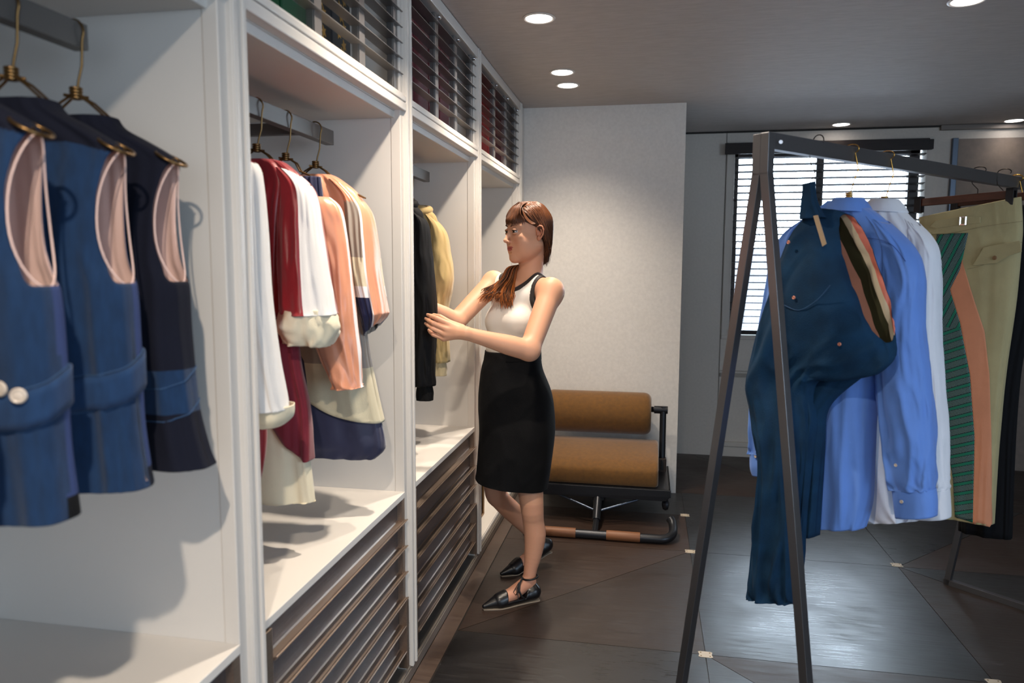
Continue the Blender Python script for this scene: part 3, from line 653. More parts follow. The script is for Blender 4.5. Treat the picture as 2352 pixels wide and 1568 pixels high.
loft('sleeve', t, fr, [(.030, 1.668, .10, 1.650, .030, 0), (.06, 1.62, .150, 1.60, .045, 0), (.06, 1.52, .168, 1.50, .062, 0), (.06, 1.42, .180, 1.40, .075, 0), (.065, 1.33, .19, 1.325, .085, 0), (.07, 1.30, .195, 1.295, .088, 0)], [red, white], [red, red], matfn=tri, fold=.008, crease=.8, seed=6, n=80, m=50, p=.9, q=1.)
loft('cuff', t, fr, [(.064, 1.312, .188, 1.31, .080, 0), (.055, 1.27, .200, 1.262, .092, 0), (.085, 1.228, .180, 1.215, .080, 0)], [cream], fold=.022, ff=1.6, crease=.8, seed=3, n=56, m=16, p=.9, q=1.)
fs_ = [(-.10, 1.650, -.030, 1.668, .030, 0), (-.150, 1.60, -.06, 1.62, .045, 0), (-.168, 1.50, -.06, 1.52, .05, 0), (-.19, 1.30, -.07, 1.30, .06, 0)]
loft('sleeve', t, fr, fs_, [red, white], [red, red], fold=.008, seed=6, n=40, m=30)
hanger(fr, 'brass hanger holding the red satin shirt', half=.14, ztip=1.615, loops=False)
# peach track trousers with elastic navy waist
fr = bayfr(1.87); t = thing('track_trousers', 'peach satin track trousers with navy elastic waistband and white side piping', 'trousers', fr(0, 0, 1.65))
def wv(a): return 0
wb = loft('waistband', t, fr, rows_u([(1.655, -.05, .098, .028), (1.63, -.055, .10, .032), (1.600, -.06, .103, .034)]), [navyk], fold=.006, ff=9, fz=.3, seed=1, n=120, m=10, grow=1.)
loft('trouser_leg', t, fr, [(-.03, 1.605, .125, 1.60, .036, 0), (-.035, 1.585, .155, 1.568, .045, 0), (-.02, 1.50, .172, 1.49, .05, 0), (.015, 1.40, .182, 1.39, .05, 0), (.04, 1.28, .19, 1.28, .048, 0), (.085, 1.18, .200, 1.18, .046, 0), (.12, 1.10, .205, 1.10, .045, 0), (.125, 1.082, .207, 1.088, .045, 0)],
     [peach, wpipe], [peach, cream], matfn=lambda u, v, z, s_, a: 1 if abs(((a+math.pi) % (2*math.pi))-math.pi) < .16 else 0, fold=.012, ff=1.5, fz=3., crease=.5, seed=12, n=90, m=60)
loft('trouser_leg', t, fr, [(-.10, 1.605, .0, 1.605, .036, .0), (-.14, 1.57, .03, 1.57, .045, .01), (-.15, 1.4, .02, 1.4, .05, .01), (-.15, 1.08, -.03, 1.08, .045, .01)], [peach], fold=.012, seed=14, n=40, m=30)
hanger(fr, 'brass hanger inside the waistband of the peach trousers', half=.085, ztip=1.652, loops=False)
# peach track jacket
fr = bayfr(2.03, -.96); t = thing('track_jacket', 'peach and grey track jacket with white piping, navy cuff and sheer navy hem', 'jacket', fr(0, 0, 1.67))
def jm(u, v, z, s_, a):
    if z > 1.56: return 2
    if z > 1.12+.10*max(0, (.12-u)): return 0
    return 1
loft('body', t, fr, rows_u([(1.680, -.05, .05, .03), (1.665, -.09, .08, .038), (1.62, -.15, .135, .042), (1.56, -.165, .150, .046), (1.40, -.16, .140, .05), (1.2, -.165, .15, .055), (1.05, -.17, .175, .06), (.955, -.175, .195, .062)]), [taupe, sand, peach], fold=.014, seed=21, matfn=jm,
     hole=lambda u, v, z, s_, a: z < 1.03-.075*min(1, max(0, (u+.02)/.2))**.5-.0 and u > -.2 or z < 1.0 and u < 0, m=80, n=90)
loft('hem_panel', t, fr, rows_u([(1.30, -.15, .12, .03), (1.12, -.165, .15, .04), (.98, -.175, .185, .045), (.90, -.178, .200, .048), (.868, -.178, .195, .048), (.845, -.178, .17, .048)]), [mat('sheer_navy', (34, 38, 70), .6, sheen=.3, var=.15, vscale=7)], fold=.016, seed=22, m=40)
def sm(u, v, z, s_, a):
    a_ = ((a+math.pi) % (2*math.pi))-math.pi
    if abs(a_+1.05) < .07 or abs(a_-.45) < .07: return 1
    if -1.05 < a_ < .45: return 0
    if z < 1.36 and z > 1.325: return 1
    if z < 1.33: return 3
    if z < 1.44: return 2
    return 4 if z < 1.6 else 0
loft('sleeve', t, fr, [(.04, 1.672, .10, 1.648, .034, 0), (.085, 1.62, .165, 1.575, .045, 0), (.095, 1.50, .185, 1.49, .06, 0), (.11, 1.40, .195, 1.395, .066, -.005), (.135, 1.30, .212, 1.30, .066, -.01), (.145, 1.262, .212, 1.275, .06, -.01), (.15, 1.215, .19, 1.25, .03, -.01)], [peach, wpipe, sand, navyk, taupe], [taupe]*5, matfn=sm, fold=.010, crease=.8, seed=31, n=100, m=60, p=.9, q=1.)
loft('sleeve', t, fr, [(-.10, 1.648, -.04, 1.672, .034, 0), (-.165, 1.575, -.085, 1.62, .045, 0), (-.20, 1.3, -.12, 1.3, .05, 0)], [peach], fold=.01, seed=32, n=40, m=30)
hanger(fr, 'brass hanger holding the peach track jacket', half=.15, ztip=1.612, loops=False)

# ---- bay three
khaki = fabric('khaki_twill', (186, 160, 108), .8, .2, .06, .3)
def jacket(fr, t, m_, cuffm, s_, seed, hem, slv, body):
    loft('body', t, fr, rows_u(body), [m_], fold=.014, crease=.5, seed=seed)
    for k in (1, -1):
        rr = [tuple((r[0], r[1], r[2], r[3], r[4], r[5])) if k == 1 else (-r[2], r[3], -r[0], r[1], r[4], r[5]) for r in slv]
        loft('sleeve', t, fr, rr, [m_], fold=.012, ff=1.4, fz=3., crease=.7, seed=seed+k, n=64, m=50)
        e_ = rr[-1]; w_ = (e_[2]-e_[0]); c_ = (e_[0]+e_[2])/2
        loft('cuff', t, fr, [(c_-w_*.34, e_[1]+.004, c_+w_*.34, e_[3]+.004, .034, e_[5]), (c_-w_*.42, e_[1]-.03, c_+w_*.42, e_[3]-.03, .03, e_[5]), (c_-w_*.40, e_[1]-.06, c_+w_*.40, e_[3]-.06, .03, e_[5])], [cuffm], fold=.003, ff=8, n=60, m=12)
    c = [fr(.085*math.cos(a), .05*math.sin(a), 1.655+.012*math.sin(a)) for a in np.linspace(0, 2*math.pi, 30, endpoint=False)]
    MB().tube(c, .016, 10, closed=True).build('collar', m_, t, auto=70)
fr = bayfr(2.765, -.985); t = thing('jacket', 'black bomber jacket with ribbed cuffs that the woman is holding', 'jacket', fr(0, 0, 1.66))
jacket(fr, t, fabric('black_nylon', (5, 5, 8), .75, .0, .1), fabric('black_rib', (8, 8, 10), .85, .0), 1, 41, 0,
       [(.06, 1.645, .10, 1.62, .035, 0), (.10, 1.60, .135, 1.575, .05, 0), (.085, 1.50, .148, 1.47, .06, 0), (.08, 1.40, .158, 1.38, .064, 0), (.085, 1.27, .170, 1.26, .064, -.0), (.09, 1.15, .168, 1.15, .062, -.0), (.075, 1.03, .160, 1.03, .06, -.0), (.08, .945, .162, .945, .05, -.0)],
       [(1.67, -.06, .06, .034), (1.645, -.10, .095, .04), (1.60, -.16, .12, .045), (1.45, -.17, .11, .05), (1.2, -.17, .12, .055), (1.02, -.165, .11, .055), (.96, -.14, .085, .045)])
hanger(fr, 'brass hanger of the black bomber jacket', half=.115, ztip=1.585, loops=False)
fr = bayfr(3.06, -1.015); t = thing('jacket', 'khaki jacket hanging behind the black bomber jacket', 'jacket', fr(0, 0, 1.67))
jacket(fr, t, khaki, fabric('khaki_cuff', (200, 180, 140), .8, .2, .05), 1, 51, 0,
       [(.05, 1.66, .10, 1.625, .035, 0), (.09, 1.60, .158, 1.56, .05, 0), (.085, 1.50, .175, 1.47, .06, 0), (.075, 1.42, .190, 1.39, .068, 0), (.09, 1.33, .185, 1.32, .066, 0), (.10, 1.24, .165, 1.24, .06, .0), (.085, 1.12, .165, 1.12, .058, .0), (.09, 1.0, .165, 1.0, .05, .0)],
       [(1.675, -.06, .06, .034), (1.65, -.10, .095, .04), (1.60, -.16, .12, .045), (1.45, -.17, .12, .05), (1.2, -.17, .12, .055), (1.0, -.165, .12, .055), (.96, -.16, .115, .05)])
hanger(fr, 'brass hanger of the khaki jacket', half=.115, ztip=1.585, loops=False)
# ------------------------------------------------------------------ clothes on the garment rack (local u to the right, v away along the rail)
def rfr(t): return Fr(RN+RD*t, RE, RD)
def rg(x, y, t):          # photograph point on the garment's own plane -> (u, z)
    r = Vector(ray(x, y)); P0 = RN+RD*t; C_ = Vector(CP); k = (P0-C_).dot(RD)/r.dot(RD); p_ = C_+r*k; return ((p_-RN).dot(RE), p_.z)
def prow(t, a, b, th, vc=0., sh=0.):
    A, B = rg(*a, t), rg(*b, t); return (A[0], A[1], B[0], B[1], th, vc, sh)
RG = 'wire hangers on the garment rack'
# denim romper / trousers hung sideways by one belt tab
t0 = .235; fr = rfr(t0); tealden = fabric('teal_blue_denim', (10, 46, 74), .85, .0, .25, .5, 420, 14); seamm = fabric('denim_inside', (24, 66, 104), .85)
olive = mat('olive_elastic', (54, 54, 30), .7); crm = mat('cream_elastic', (214, 200, 172), .6); salm = mat('salmon_elastic', (214, 122, 104), .6); skinp = fabric('pink_pocketing', (206, 150, 130), .7)
t = thing('denim_trousers', 'dark blue denim trousers hung sideways, striped elastic inside the open waist', 'trousers', fr(0, 0, 1.6))
def dm(u, v, z, s_, a):
    if a < math.pi: return 0 if s_ < .06 else (2 if s_ < .11 else (4 if s_ < .175 else 6))
    return 6
rows = [prow(t0, (1930, 490), (2032, 786), .024, .020, .030), prow(t0, (1902, 480), (2042, 826), .036, .012, .022), prow(t0, (1862, 486), (2010, 858), .055, .006, .016),
        prow(t0, (1812, 560), (1950, 872), .062), prow(t0, (1768, 690), (1905, 874), .062), prow(t0, (1738, 805), (1876, 876), .058), prow(t0, (1717, 888), (1862, 905), .052),
        prow(t0, (1734, 985), (1862, 985), .046), prow(t0, (1747, 1090), (1854, 1090), .042), prow(t0, (1734, 1230), (1842, 1230), .042), prow(t0, (1726, 1345), (1835, 1350), .042), prow(t0, (1730, 1372), (1833, 1384), .042)]
tr_o = loft('trouser_body', t, fr, rows, [tealden]*7, [salm, salm, crm, crm, olive, olive, skinp], n=120, m=110, matfn=dm, fold=.020, crease=.7, ff=1.7, fz=3.4, seed=3, thick=.0022, p=.85, q=.9)
loft('trouser_leg', t, fr, [prow(t0, (1800, 850), (1960, 868), .03, .05), prow(t0, (1805, 960), (1880, 940), .035, .05), prow(t0, (1815, 1060), (1868, 1040), .035, .05), prow(t0, (1822, 1240), (1852, 1240), .03, .05)], [tealden], fold=.012, seed=8, n=48, m=30)
tab = MB(); A, B = rg(1858, 500, t0), rg(1860, 425, t0); C1, D1 = rg(1893, 500, t0), rg(1884, 418, t0)
loft('hanging_tab', t, fr, [prow(t0, (1858, 425), (1886, 418), .006, -.03), prow(t0, (1856, 465), (1892, 462), .010, -.03), prow(t0, (1850, 505), (1905, 500), .02, -.02)], [tealden], fold=.006, seed=4, n=30, m=14)
a_, b_ = rg(1880, 500, t0), rg(1895, 565, t0)
copper = mat('copper_button', (206, 140, 120), .35, .4)
for x, y, vv in ((1830, 683, -.072), (1782, 722, -.068), (1812, 556, -.060), (1930, 790, -.062)):
    u, z = rg(x, y, t0-.06); button(t, fr(u, vv, z), -RD+Vector((-.1, 0, 0)), .0052, copper)
for p0, p1, p2 in (((1868, 488), (1880, 540), (1900, 570)), ):
    pts = [rg(x, y, t0-.06) for x, y in ((1872, 496), (1882, 494), (1902, 560), (1893, 566))]
    MB().prism([fr(u, -.066, z) for u, z in pts], RD*-.003).build('pocket_binding', mat('tan_binding', (176, 150, 120), .8), t)
pk = crom([rg(x, y, t0-.06) for x, y in ((1806, 700), (1840, 712), (1880, 690), (1912, 655))], 16)
MB().tube([fr(u, -.071, z) for u, z in pk], .0012, 6).build('pocket_seam', seamm, t)
h = thing('wire_hanger', 'thin wire hook holding the denim trousers at the near end of the rack', 'hanger', fr(0, 0, RH), RG)
MB().tube([fr(.0, -.03, 1.655), fr(.004, -.02, 1.68), fr(-.018, -.015, 1.715)]+[fr(-.002+.016*math.cos(q), 0, RH+.022+.006+.016*math.sin(q)-.006) for q in np.linspace(3.6, -.6, 10)], .0016, 8).build('hook', darkwire, h, auto=60)

# ---- shirts
def shirt(t0, label, m_, key, body, slR, slL, cuffR, collar=(1.60, .06), seed=0, lab2=None):
    fr = rfr(t0); t = thing('shirt', label, 'shirt', fr(0, 0, 1.6))
    loft('body', t, fr, body, [m_], fold=.016, crease=.6, seed=seed, ff=1.8, fz=1.6, n=110, m=80)
    for nm, s_ in (('sleeve', slR), ('sleeve', slL)):
        loft(nm, t, fr, s_, [m_], fold=.011, crease=1.0, ff=1.6, fz=3.2, seed=seed+3, n=72, m=70)
    for e_ in cuffR: loft('cuff', t, fr, e_, [m_], fold=.002, n=48, m=12, p=.7, q=.8)
    zc, rc = collar; c = []
    col = loft('collar', t, fr, [(-rc*.72, zc+.030, rc*.72, zc+.026, .034, 0), (-rc*.9, zc+.018, rc*.95, zc+.010, .046, 0), (-rc*1.15, zc-.004, rc*1.25, zc-.016, .056, 0)], [m_], fold=.002, n=48, m=12)
    return t, fr
blue = fabric('blue_poplin', (100, 142, 220), .6, .15, .05, .2, 500); whites = fabric('white_shirting', (228, 230, 238), .65, .1, .03, .2, 500)
tb = railt_b = .40
body = [prow(tb, (1906, 462), (1962, 462), .032), prow(tb, (1875, 486), (2010, 486), .044), prow(tb, (1828, 524), (2056, 530), .048), prow(tb, (1806, 560), (2078, 572), .050), prow(tb, (1800, 640), (2068, 660), .056), prow(tb, (1796, 760), (2030, 780), .062),
        prow(tb, (1800, 900), (2010, 900), .066), prow(tb, (1812, 1040), (2004, 1040), .070), prow(tb, (1830, 1140), (2000, 1150), .072), prow(tb, (1850, 1200), (1985, 1212), .066)]
slR = [prow(tb, (1990, 492), (2040, 512), .034), prow(tb, (2022, 540), (2098, 574), .048), prow(tb, (2030, 640), (2118, 640), .054), prow(tb, (2018, 760), (2116, 760), .056), prow(tb, (2018, 880), (2132, 880), .056), prow(tb, (2030, 1000), (2142, 1000), .054), prow(tb, (2042, 1090), (2144, 1090), .052), prow(tb, (2052, 1122), (2144, 1126), .040)]
slL = [prow(tb, (1860, 500), (1900, 490), .034), prow(tb, (1796, 556), (1850, 540), .046), prow(tb, (1768, 660), (1838, 660), .050), prow(tb, (1745, 800), (1822, 800), .050), prow(tb, (1733, 920), (1800, 920), .048), prow(tb, (1729, 1010), (1782, 1010), .040), prow(tb, (1728, 1040), (1772, 1042), .034)]
cu = [[prow(tb, (2053, 1120), (2146, 1122), .040), prow(tb, (2056, 1150), (2149, 1150), .041), prow(tb, (2062, 1186), (2149, 1186), .040)], [prow(tb, (1728, 1036), (1772, 1040), .034), prow(tb, (1729, 1070), (1770, 1070), .034), prow(tb, (1734, 1090), (1762, 1092), .028)]]
t, fr = shirt(tb, 'blue button-cuff shirt hanging behind the denim trousers', blue, 'b', body, slR, slL, cu, (1.592, .055), 5)
for x, y in ((2070, 1152), (2057, 1068)): u, z = rg(x, y, tb-.05); button(t, fr(u, -.047, z), -RD, .0050, horn)
u, z = rg(1735, 1048, tb-.04); button(t, fr(u, -.037, z), -RD, .0050, horn)
yk = crom([rg(x, y, tb-.05) for x, y in ((1960, 545), (2010, 548), (2050, 562), (2082, 600))], 14)
MB().tube([fr(u, -.0535, z) for u, z in yk], .0009, 5).build('yoke_seam', fabric('blue_seam', (52, 84, 160), .8), t)
def rhanger(t0, label, hx, m_, zt=1.70, half=.15, ztip=1.53):
    fr = rfr(t0); h = thing('wire_hanger', label, 'hanger', fr(0, 0, RH), RG)
    zn = zt-.085
    MB().tube([fr(0, 0, zn), fr(.012, 0, zn+.05), fr(.024, 0, RH-.045)]+[fr(.0+.023*math.cos(q), 0, RH+.014+.0+.014*math.sin(q)) for q in np.linspace(-1., 3.6, 12)], .0018, 8).build('hook', m_, h, auto=60)
    c = MB()
    for i in range(4): c.tube([fr(.009*math.cos(a), .009*math.sin(a), zn+.002+i*.0056) for a in np.linspace(0, 2*math.pi, 12, endpoint=False)], .0026, 6, closed=True)
    c.build('twisted_neck', m_, h, auto=60)
    for s_ in (-1, 1): MB().tube([fr(0, 0, zn+.008), fr(s_*.03, 0, zn-.006), fr(s_*half, 0, ztip)], .0022, 8).build('arm', m_, h, auto=60)
gold_w = mat('gold_wire', (196, 150, 78), .25, 1)
rhanger(tb, 'gold wire hanger of the blue shirt', 0, gold_w, half=.10, ztip=1.535)
tw = .60
body = [prow(tw, (1998, 462), (2052, 464), .030), prow(tw, (1965, 482), (2086, 492), .042), prow(tw, (1930, 520), (2126, 540), .046), prow(tw, (1915, 620), (2134, 600), .05), prow(tw, (1905, 800), (2130, 800), .056), prow(tw, (1905, 1000), (2120, 1000), .062), prow(tw, (1930, 1150), (2130, 1150), .066), prow(tw, (1985, 1196), (2120, 1192), .066)]
slR = [prow(tw, (2078, 496), (2112, 518), .03), prow(tw, (2090, 540), (2150, 566), .046), prow(tw, (2090, 640), (2156, 640), .052), prow(tw, (2080, 800), (2158, 800), .054), prow(tw, (2085, 960), (2168, 960), .054), prow(tw, (2095, 1080), (2174, 1080), .052), prow(tw, (2100, 1124), (2177, 1124), .046)]
slL = [prow(tw, (1930, 510), (1975, 494), .03), prow(tw, (1890, 570), (1950, 560), .046), prow(tw, (1880, 800), (1940, 800), .05), prow(tw, (1880, 1080), (1930, 1080), .046)]
cu = [[prow(tw, (2098, 1122), (2177, 1122), .044), prow(tw, (2100, 1160), (2179, 1160), .045), prow(tw, (2104, 1188), (2180, 1190), .044)]]
shirt(tw, 'white shirt hanging behind the blue shirt', whites, 'w', body, slR, slL, cu, (1.60, .055), 15)
rhanger(tw, 'gold wire hanger of the white shirt', 0, gold_w, half=.10, ztip=1.54)

# ---- trousers on wooden clip hangers
def patt():
    m = bpy.data.materials.new('green_woven_pattern'); m.use_nodes = True; nt = m.node_tree; p = nt.nodes['Principled BSDF']; L = nt.links.new; N_ = nt.nodes.new
    tc = N_('ShaderNodeTexCoord'); mp = N_('ShaderNodeMapping'); mp.inputs['Rotation'].default_value = (0, 0, -.806+math.pi/2); L(tc.outputs['Object'], mp.inputs[0])
    sx = N_('ShaderNodeSeparateXYZ'); L(mp.outputs[0], sx.inputs[0])
    def mth(op, a, b=None, v=None):
        n = N_('ShaderNodeMath'); n.operation = op; L(a, n.inputs[0])
        if b is not None: L(b, n.inputs[1])
        if v is not None: n.inputs[1].default_value = v
        return n.outputs[0]
    X, Z = sx.outputs[0], sx.outputs[2]
    up = mth('GREATER_THAN', Z, v=1.205)
    dA = mth('ADD', mth('MULTIPLY', X, v=-.45), mth('MULTIPLY', Z, v=1.0)) 
    dB = mth('ADD', mth('MULTIPLY', X, v=1.0), mth('MULTIPLY', Z, v=-.42))
    mix = N_('ShaderNodeMix'); L(up, mix.inputs[0]); L(dA, mix.inputs[2]); L(dB, mix.inputs[3]); D = mix.outputs[0]
    fr_ = mth('FRACT', mth('MULTIPLY', D, v=1/.036))
    stripe_ = mth('LESS_THAN', fr_, v=.30)
    e1 = mth('LESS_THAN', mth('ABSOLUTE', mth('SUBTRACT', fr_, v=.33)), v=.04); e2 = mth('GREATER_THAN', fr_, v=.95)
    hatch = mth('GREATER_THAN', mth('FRACT', mth('ADD', mth('MULTIPLY', X, v=210.), mth('MULTIPLY', Z, v=90.))), v=.52)
    hz = mth('GREATER_THAN', mth('FRACT', mth('MULTIPLY', Z, v=230.)), v=.35)
    hh = mth('MULTIPLY', hatch, hz)
    def mixc(f, a, b):
        n = N_('ShaderNodeMix'); n.data_type = 'RGBA'; L(f, n.inputs[0])
        for i, q in ((6, a), (7, b)):
            if isinstance(q, tuple): n.inputs[i].default_value = srgb(q)
            else: L(q, n.inputs[i])
        return n.outputs[2]
    c = mixc(hh, (36, 44, 50), (120, 158, 152)); c = mixc(stripe_, c, (4, 112, 88)); c = mixc(e1, c, (24, 26, 40)); c = mixc(e2, c, (24, 26, 40))
    L(c, p.inputs['Base Color']); p.inputs['Roughness'].default_value = .8; return m
pat = patt(); kh = fabric('sage_khaki', (170, 158, 118), .85, .1, .06, .3, 420); pch = fabric('peach_cotton', (206, 138, 104), .8, .1, .06, .3, 420)
tk = 1.19; fr = rfr(tk); t = thing('trousers', 'khaki cropped trousers with green patterned and peach side panels, clipped to a wooden hanger', 'trousers', fr(0, 0, 1.6))
t['label'] = 'khaki trousers with green woven and peach panels on a wooden clip hanger'
Pz = lambda x, y: rg(x, y, tk-.04)
# panel borders given by their heights
def brd(pts): A = sorted([(rg(x, y, tk-.045)[1], rg(x, y, tk-.045)[0]) for x, y in pts]); return lambda z: float(np.interp(z, [q_[0] for q_ in A], [q_[1] for q_ in A]))
bg_l = brd([(2148, 560), (2146, 700), (2150, 880), (2170, 1000), (2186, 1100), (2190, 1192)]); bg_r = brd([(2222, 536), (2204, 620), (2181, 665), (2205, 740), (2228, 860), (2237, 1000), (2234, 1198)])
bp_r = brd([(2204, 592), (2208, 596), (2228, 660), (2260, 760), (2271, 860), (2273, 1000), (2270, 1202)])
rows = [prow(tk, (2112, 500), (2346, 452), .020), prow(tk, (2118, 530), (2349, 520), .034), prow(tk, (2122, 560), (2347, 562), .04), prow(tk, (2128, 700), (2335, 690), .044), prow(tk, (2136, 850), (2312, 850), .044), prow(tk, (2150, 1000), (2296, 1000), .04), prow(tk, (2164, 1100), (2288, 1100), .038), prow(tk, (2172, 1186), (2282, 1203), .036)]
tb_o = loft('trouser_body', t, fr, rows, [kh], fold=.008, crease=.4, ff=1.6, fz=1.2, seed=17, n=160, m=110, p=.75, q=.6)
bvh_k = BVHTree.FromPolygons([v.co.copy() for v in tb_o.data.vertices], [tuple(p_.vertices) for p_ in tb_o.data.polygons])
def panel(name, fl_, fr_, z0, z1, m_, off=.0012, nu=14, nz=90):
    vs = []; fs = []
    for i in range(nz):
        z = z0+(z1-z0)*i/(nz-1); a_, b_ = fl_(z), fr_(z)
        if b_ < a_+.0004: b_ = a_+.0004
        for j in range(nu): vs.append(drape(bvh_k, fr, a_+(b_-a_)*j/(nu-1), z, off))
    fs = [(i*nu+j, i*nu+j+1, (i+1)*nu+j+1, (i+1)*nu+j) for i in range(nz-1) for j in range(nu-1)]
    o = MB().add(vs, fs).build(name, m_, t, smooth=True, fix=False); so = o.modifiers.new('s', 'SOLIDIFY'); so.thickness = .0012; so.offset = 1; return o
zhem = rg(2190, 1190, tk-.04)[1]+.004
panel('patterned_panel', bg_l, bg_r, zhem, rg(2180, 536, tk-.045)[1], pat)
panel('peach_panel', bg_r, bp_r, zhem-.004, rg(2205, 596, tk-.045)[1], pch)
fp = [Pz(x, y) for x, y in ((2236, 610), (2262, 568), (2345, 552), (2349, 578), (2318, 588), (2292, 604))]
MB().prism([fr(u, -.046, z) for u, z in fp], RD*-.004).build('pocket_flap', kh, t, bevel=.001)
u, z = Pz(2288, 592); button(t, fr(u, -.051, z), -RD, .0075, mat('horn_button', (132, 98, 62), .35))
wl = [Pz(x, y) for x, y in ((2134, 520), (2148, 506), (2205, 496), (2250, 498), (2250, 512), (2205, 516), (2150, 524))]
MB().prism([fr(u, -.032, z) for u, z in wl], RD*-.004).build('waist_strap', kh, t, bevel=.001)
bk_ = MB(); u, z = Pz(2212, 507)
for du in (-.010, .008): bk_.bar(fr(u+du, -.040, z-.014), fr(u+du, -.040, z+.014), .004, .004)
for dz in (-.013, .013): bk_.bar(fr(u-.010, -.040, z+dz), fr(u+.008, -.040, z+dz), .004, .004)
bk_.build('buckle', chrome, t)
for pts in (((2120, 538), (2180, 536), (2260, 520), (2349, 508)), ((2222, 618), (2262, 606), (2300, 566), (2349, 556))):
    c = crom([Pz(x, y) for x, y in pts], 14); MB().tube([fr(u, -.041, z) for u, z in c], .0007, 5).build('seam', fabric('khaki_seam', (128, 116, 82), .9), t)
walnut = mat('dark_walnut', (74, 36, 22), .3, var=.25, vscale=10, stretch=(1, 1, 8), coat=.3)
def clip_hanger(t0, label, uc, ul, ur, zl, zr_, metal):
    fr = rfr(t0); h = thing('clip_hanger', label, 'hanger', fr(uc, 0, RH), 'wooden clip hangers on the garment rack')
    MB().prism([fr(ul, -.008, zl+.014), fr(ul, -.008, zl-.014), fr(ur, -.008, zr_-.014), fr(ur, -.008, zr_+.014)], RD*.016).build('wooden_bar', walnut, h, bevel=.003)
    zm = zl+(zr_-zl)*(uc-ul)/(ur-ul)
    MB().tube([fr(uc, 0, zm+.01), fr(uc, 0, zm+.028), fr(uc-.02, 0, zm+.05), fr(uc-.022, 0, RH-.012)]+[fr(uc+.022*math.cos(q), 0, RH+.014+.012*math.sin(q)) for q in np.linspace(3.3, -.5, 12)], .0018, 8).build('hook', metal, h, auto=60)
    for u, z in ((ul-.002, zl), (ur, zr_)):
        c = MB(); c.box(-.011, .011, -.014, .014, -.034, .022); c = MB()
        for dv in (-.016, .012):
            c.prism([fr(u-.011, dv, z+.022), fr(u+.013, dv, z+.022), fr(u+.013, dv, z-.036), fr(u-.011, dv, z-.036)], RD*.004)
        c.prism([fr(u-.011, -.016, z+.022), fr(u+.013, -.016, z+.022), fr(u+.013, -.016, z+.012), fr(u-.011, -.016, z+.012)], RD*.030)
        c.build('clip', mat('black_plastic', (14, 14, 18), .4), h, bevel=.001)
A = rg(2112, 468, tk); B = rg(2322, 452, tk)
clip_hanger(tk, 'wooden clip hanger holding the khaki trousers', .02, A[0], B[0], A[1]+.004, B[1]+.008, darkwire)
blkt = fabric('black_twill', (7, 8, 13), .85, .0, .1, .3)
tq = 1.32; fr = rfr(tq); t = thing('trousers', 'black trousers hanging behind the khaki ones at the far end of the rack', 'trousers', fr(0, 0, 1.6))
A = rg(2140, 470, tq); B = rg(2352, 452, tq)
loft('trouser_body', t, fr, [prow(tq, (2200, 478), (2378, 470), .02), prow(tq, (2202, 560), (2384, 560), .036), prow(tq, (2206, 700), (2372, 700), .042), prow(tq, (2208, 850), (2345, 850), .042), prow(tq, (2206, 1000), (2332, 1000), .04), prow(tq, (2204, 1216), (2322, 1238), .038)], [blkt], fold=.010, crease=.4, seed=27, n=90, m=50)
A = rg(2196, 466, tq); B = rg(2378, 455, tq); clip_hanger(tq, 'wooden clip hanger of the black trousers, behind the khaki pair', .05, A[0], B[0], A[1], B[1]+.01, darkwire)
tz = 1.56; fr = rfr(tz)
h = thing('wire_hanger', 'gold wire hanger with nothing on it, last on the garment rack', 'hanger', fr(0, 0, RH), RG)
MB().tube([fr(.0, 0, 1.66), fr(.012, 0, 1.69), fr(.024, 0, RH-.04)]+[fr(.023*math.cos(q), 0, RH+.014+.014*math.sin(q)) for q in np.linspace(-1., 3.6, 12)], .0024, 8).build('hook', gold_w, h, auto=60)
for s_ in (-1, 1): MB().tube([fr(0, 0, 1.66), fr(s_*.03, 0, 1.65), fr(s_*.17, 0, 1.59)], .0022, 8).build('arm', gold_w, h, auto=60)
MB().tube([fr(-.17, 0, 1.59), fr(.17, 0, 1.59)], .0022, 8).build('bar', gold_w, h, auto=60)
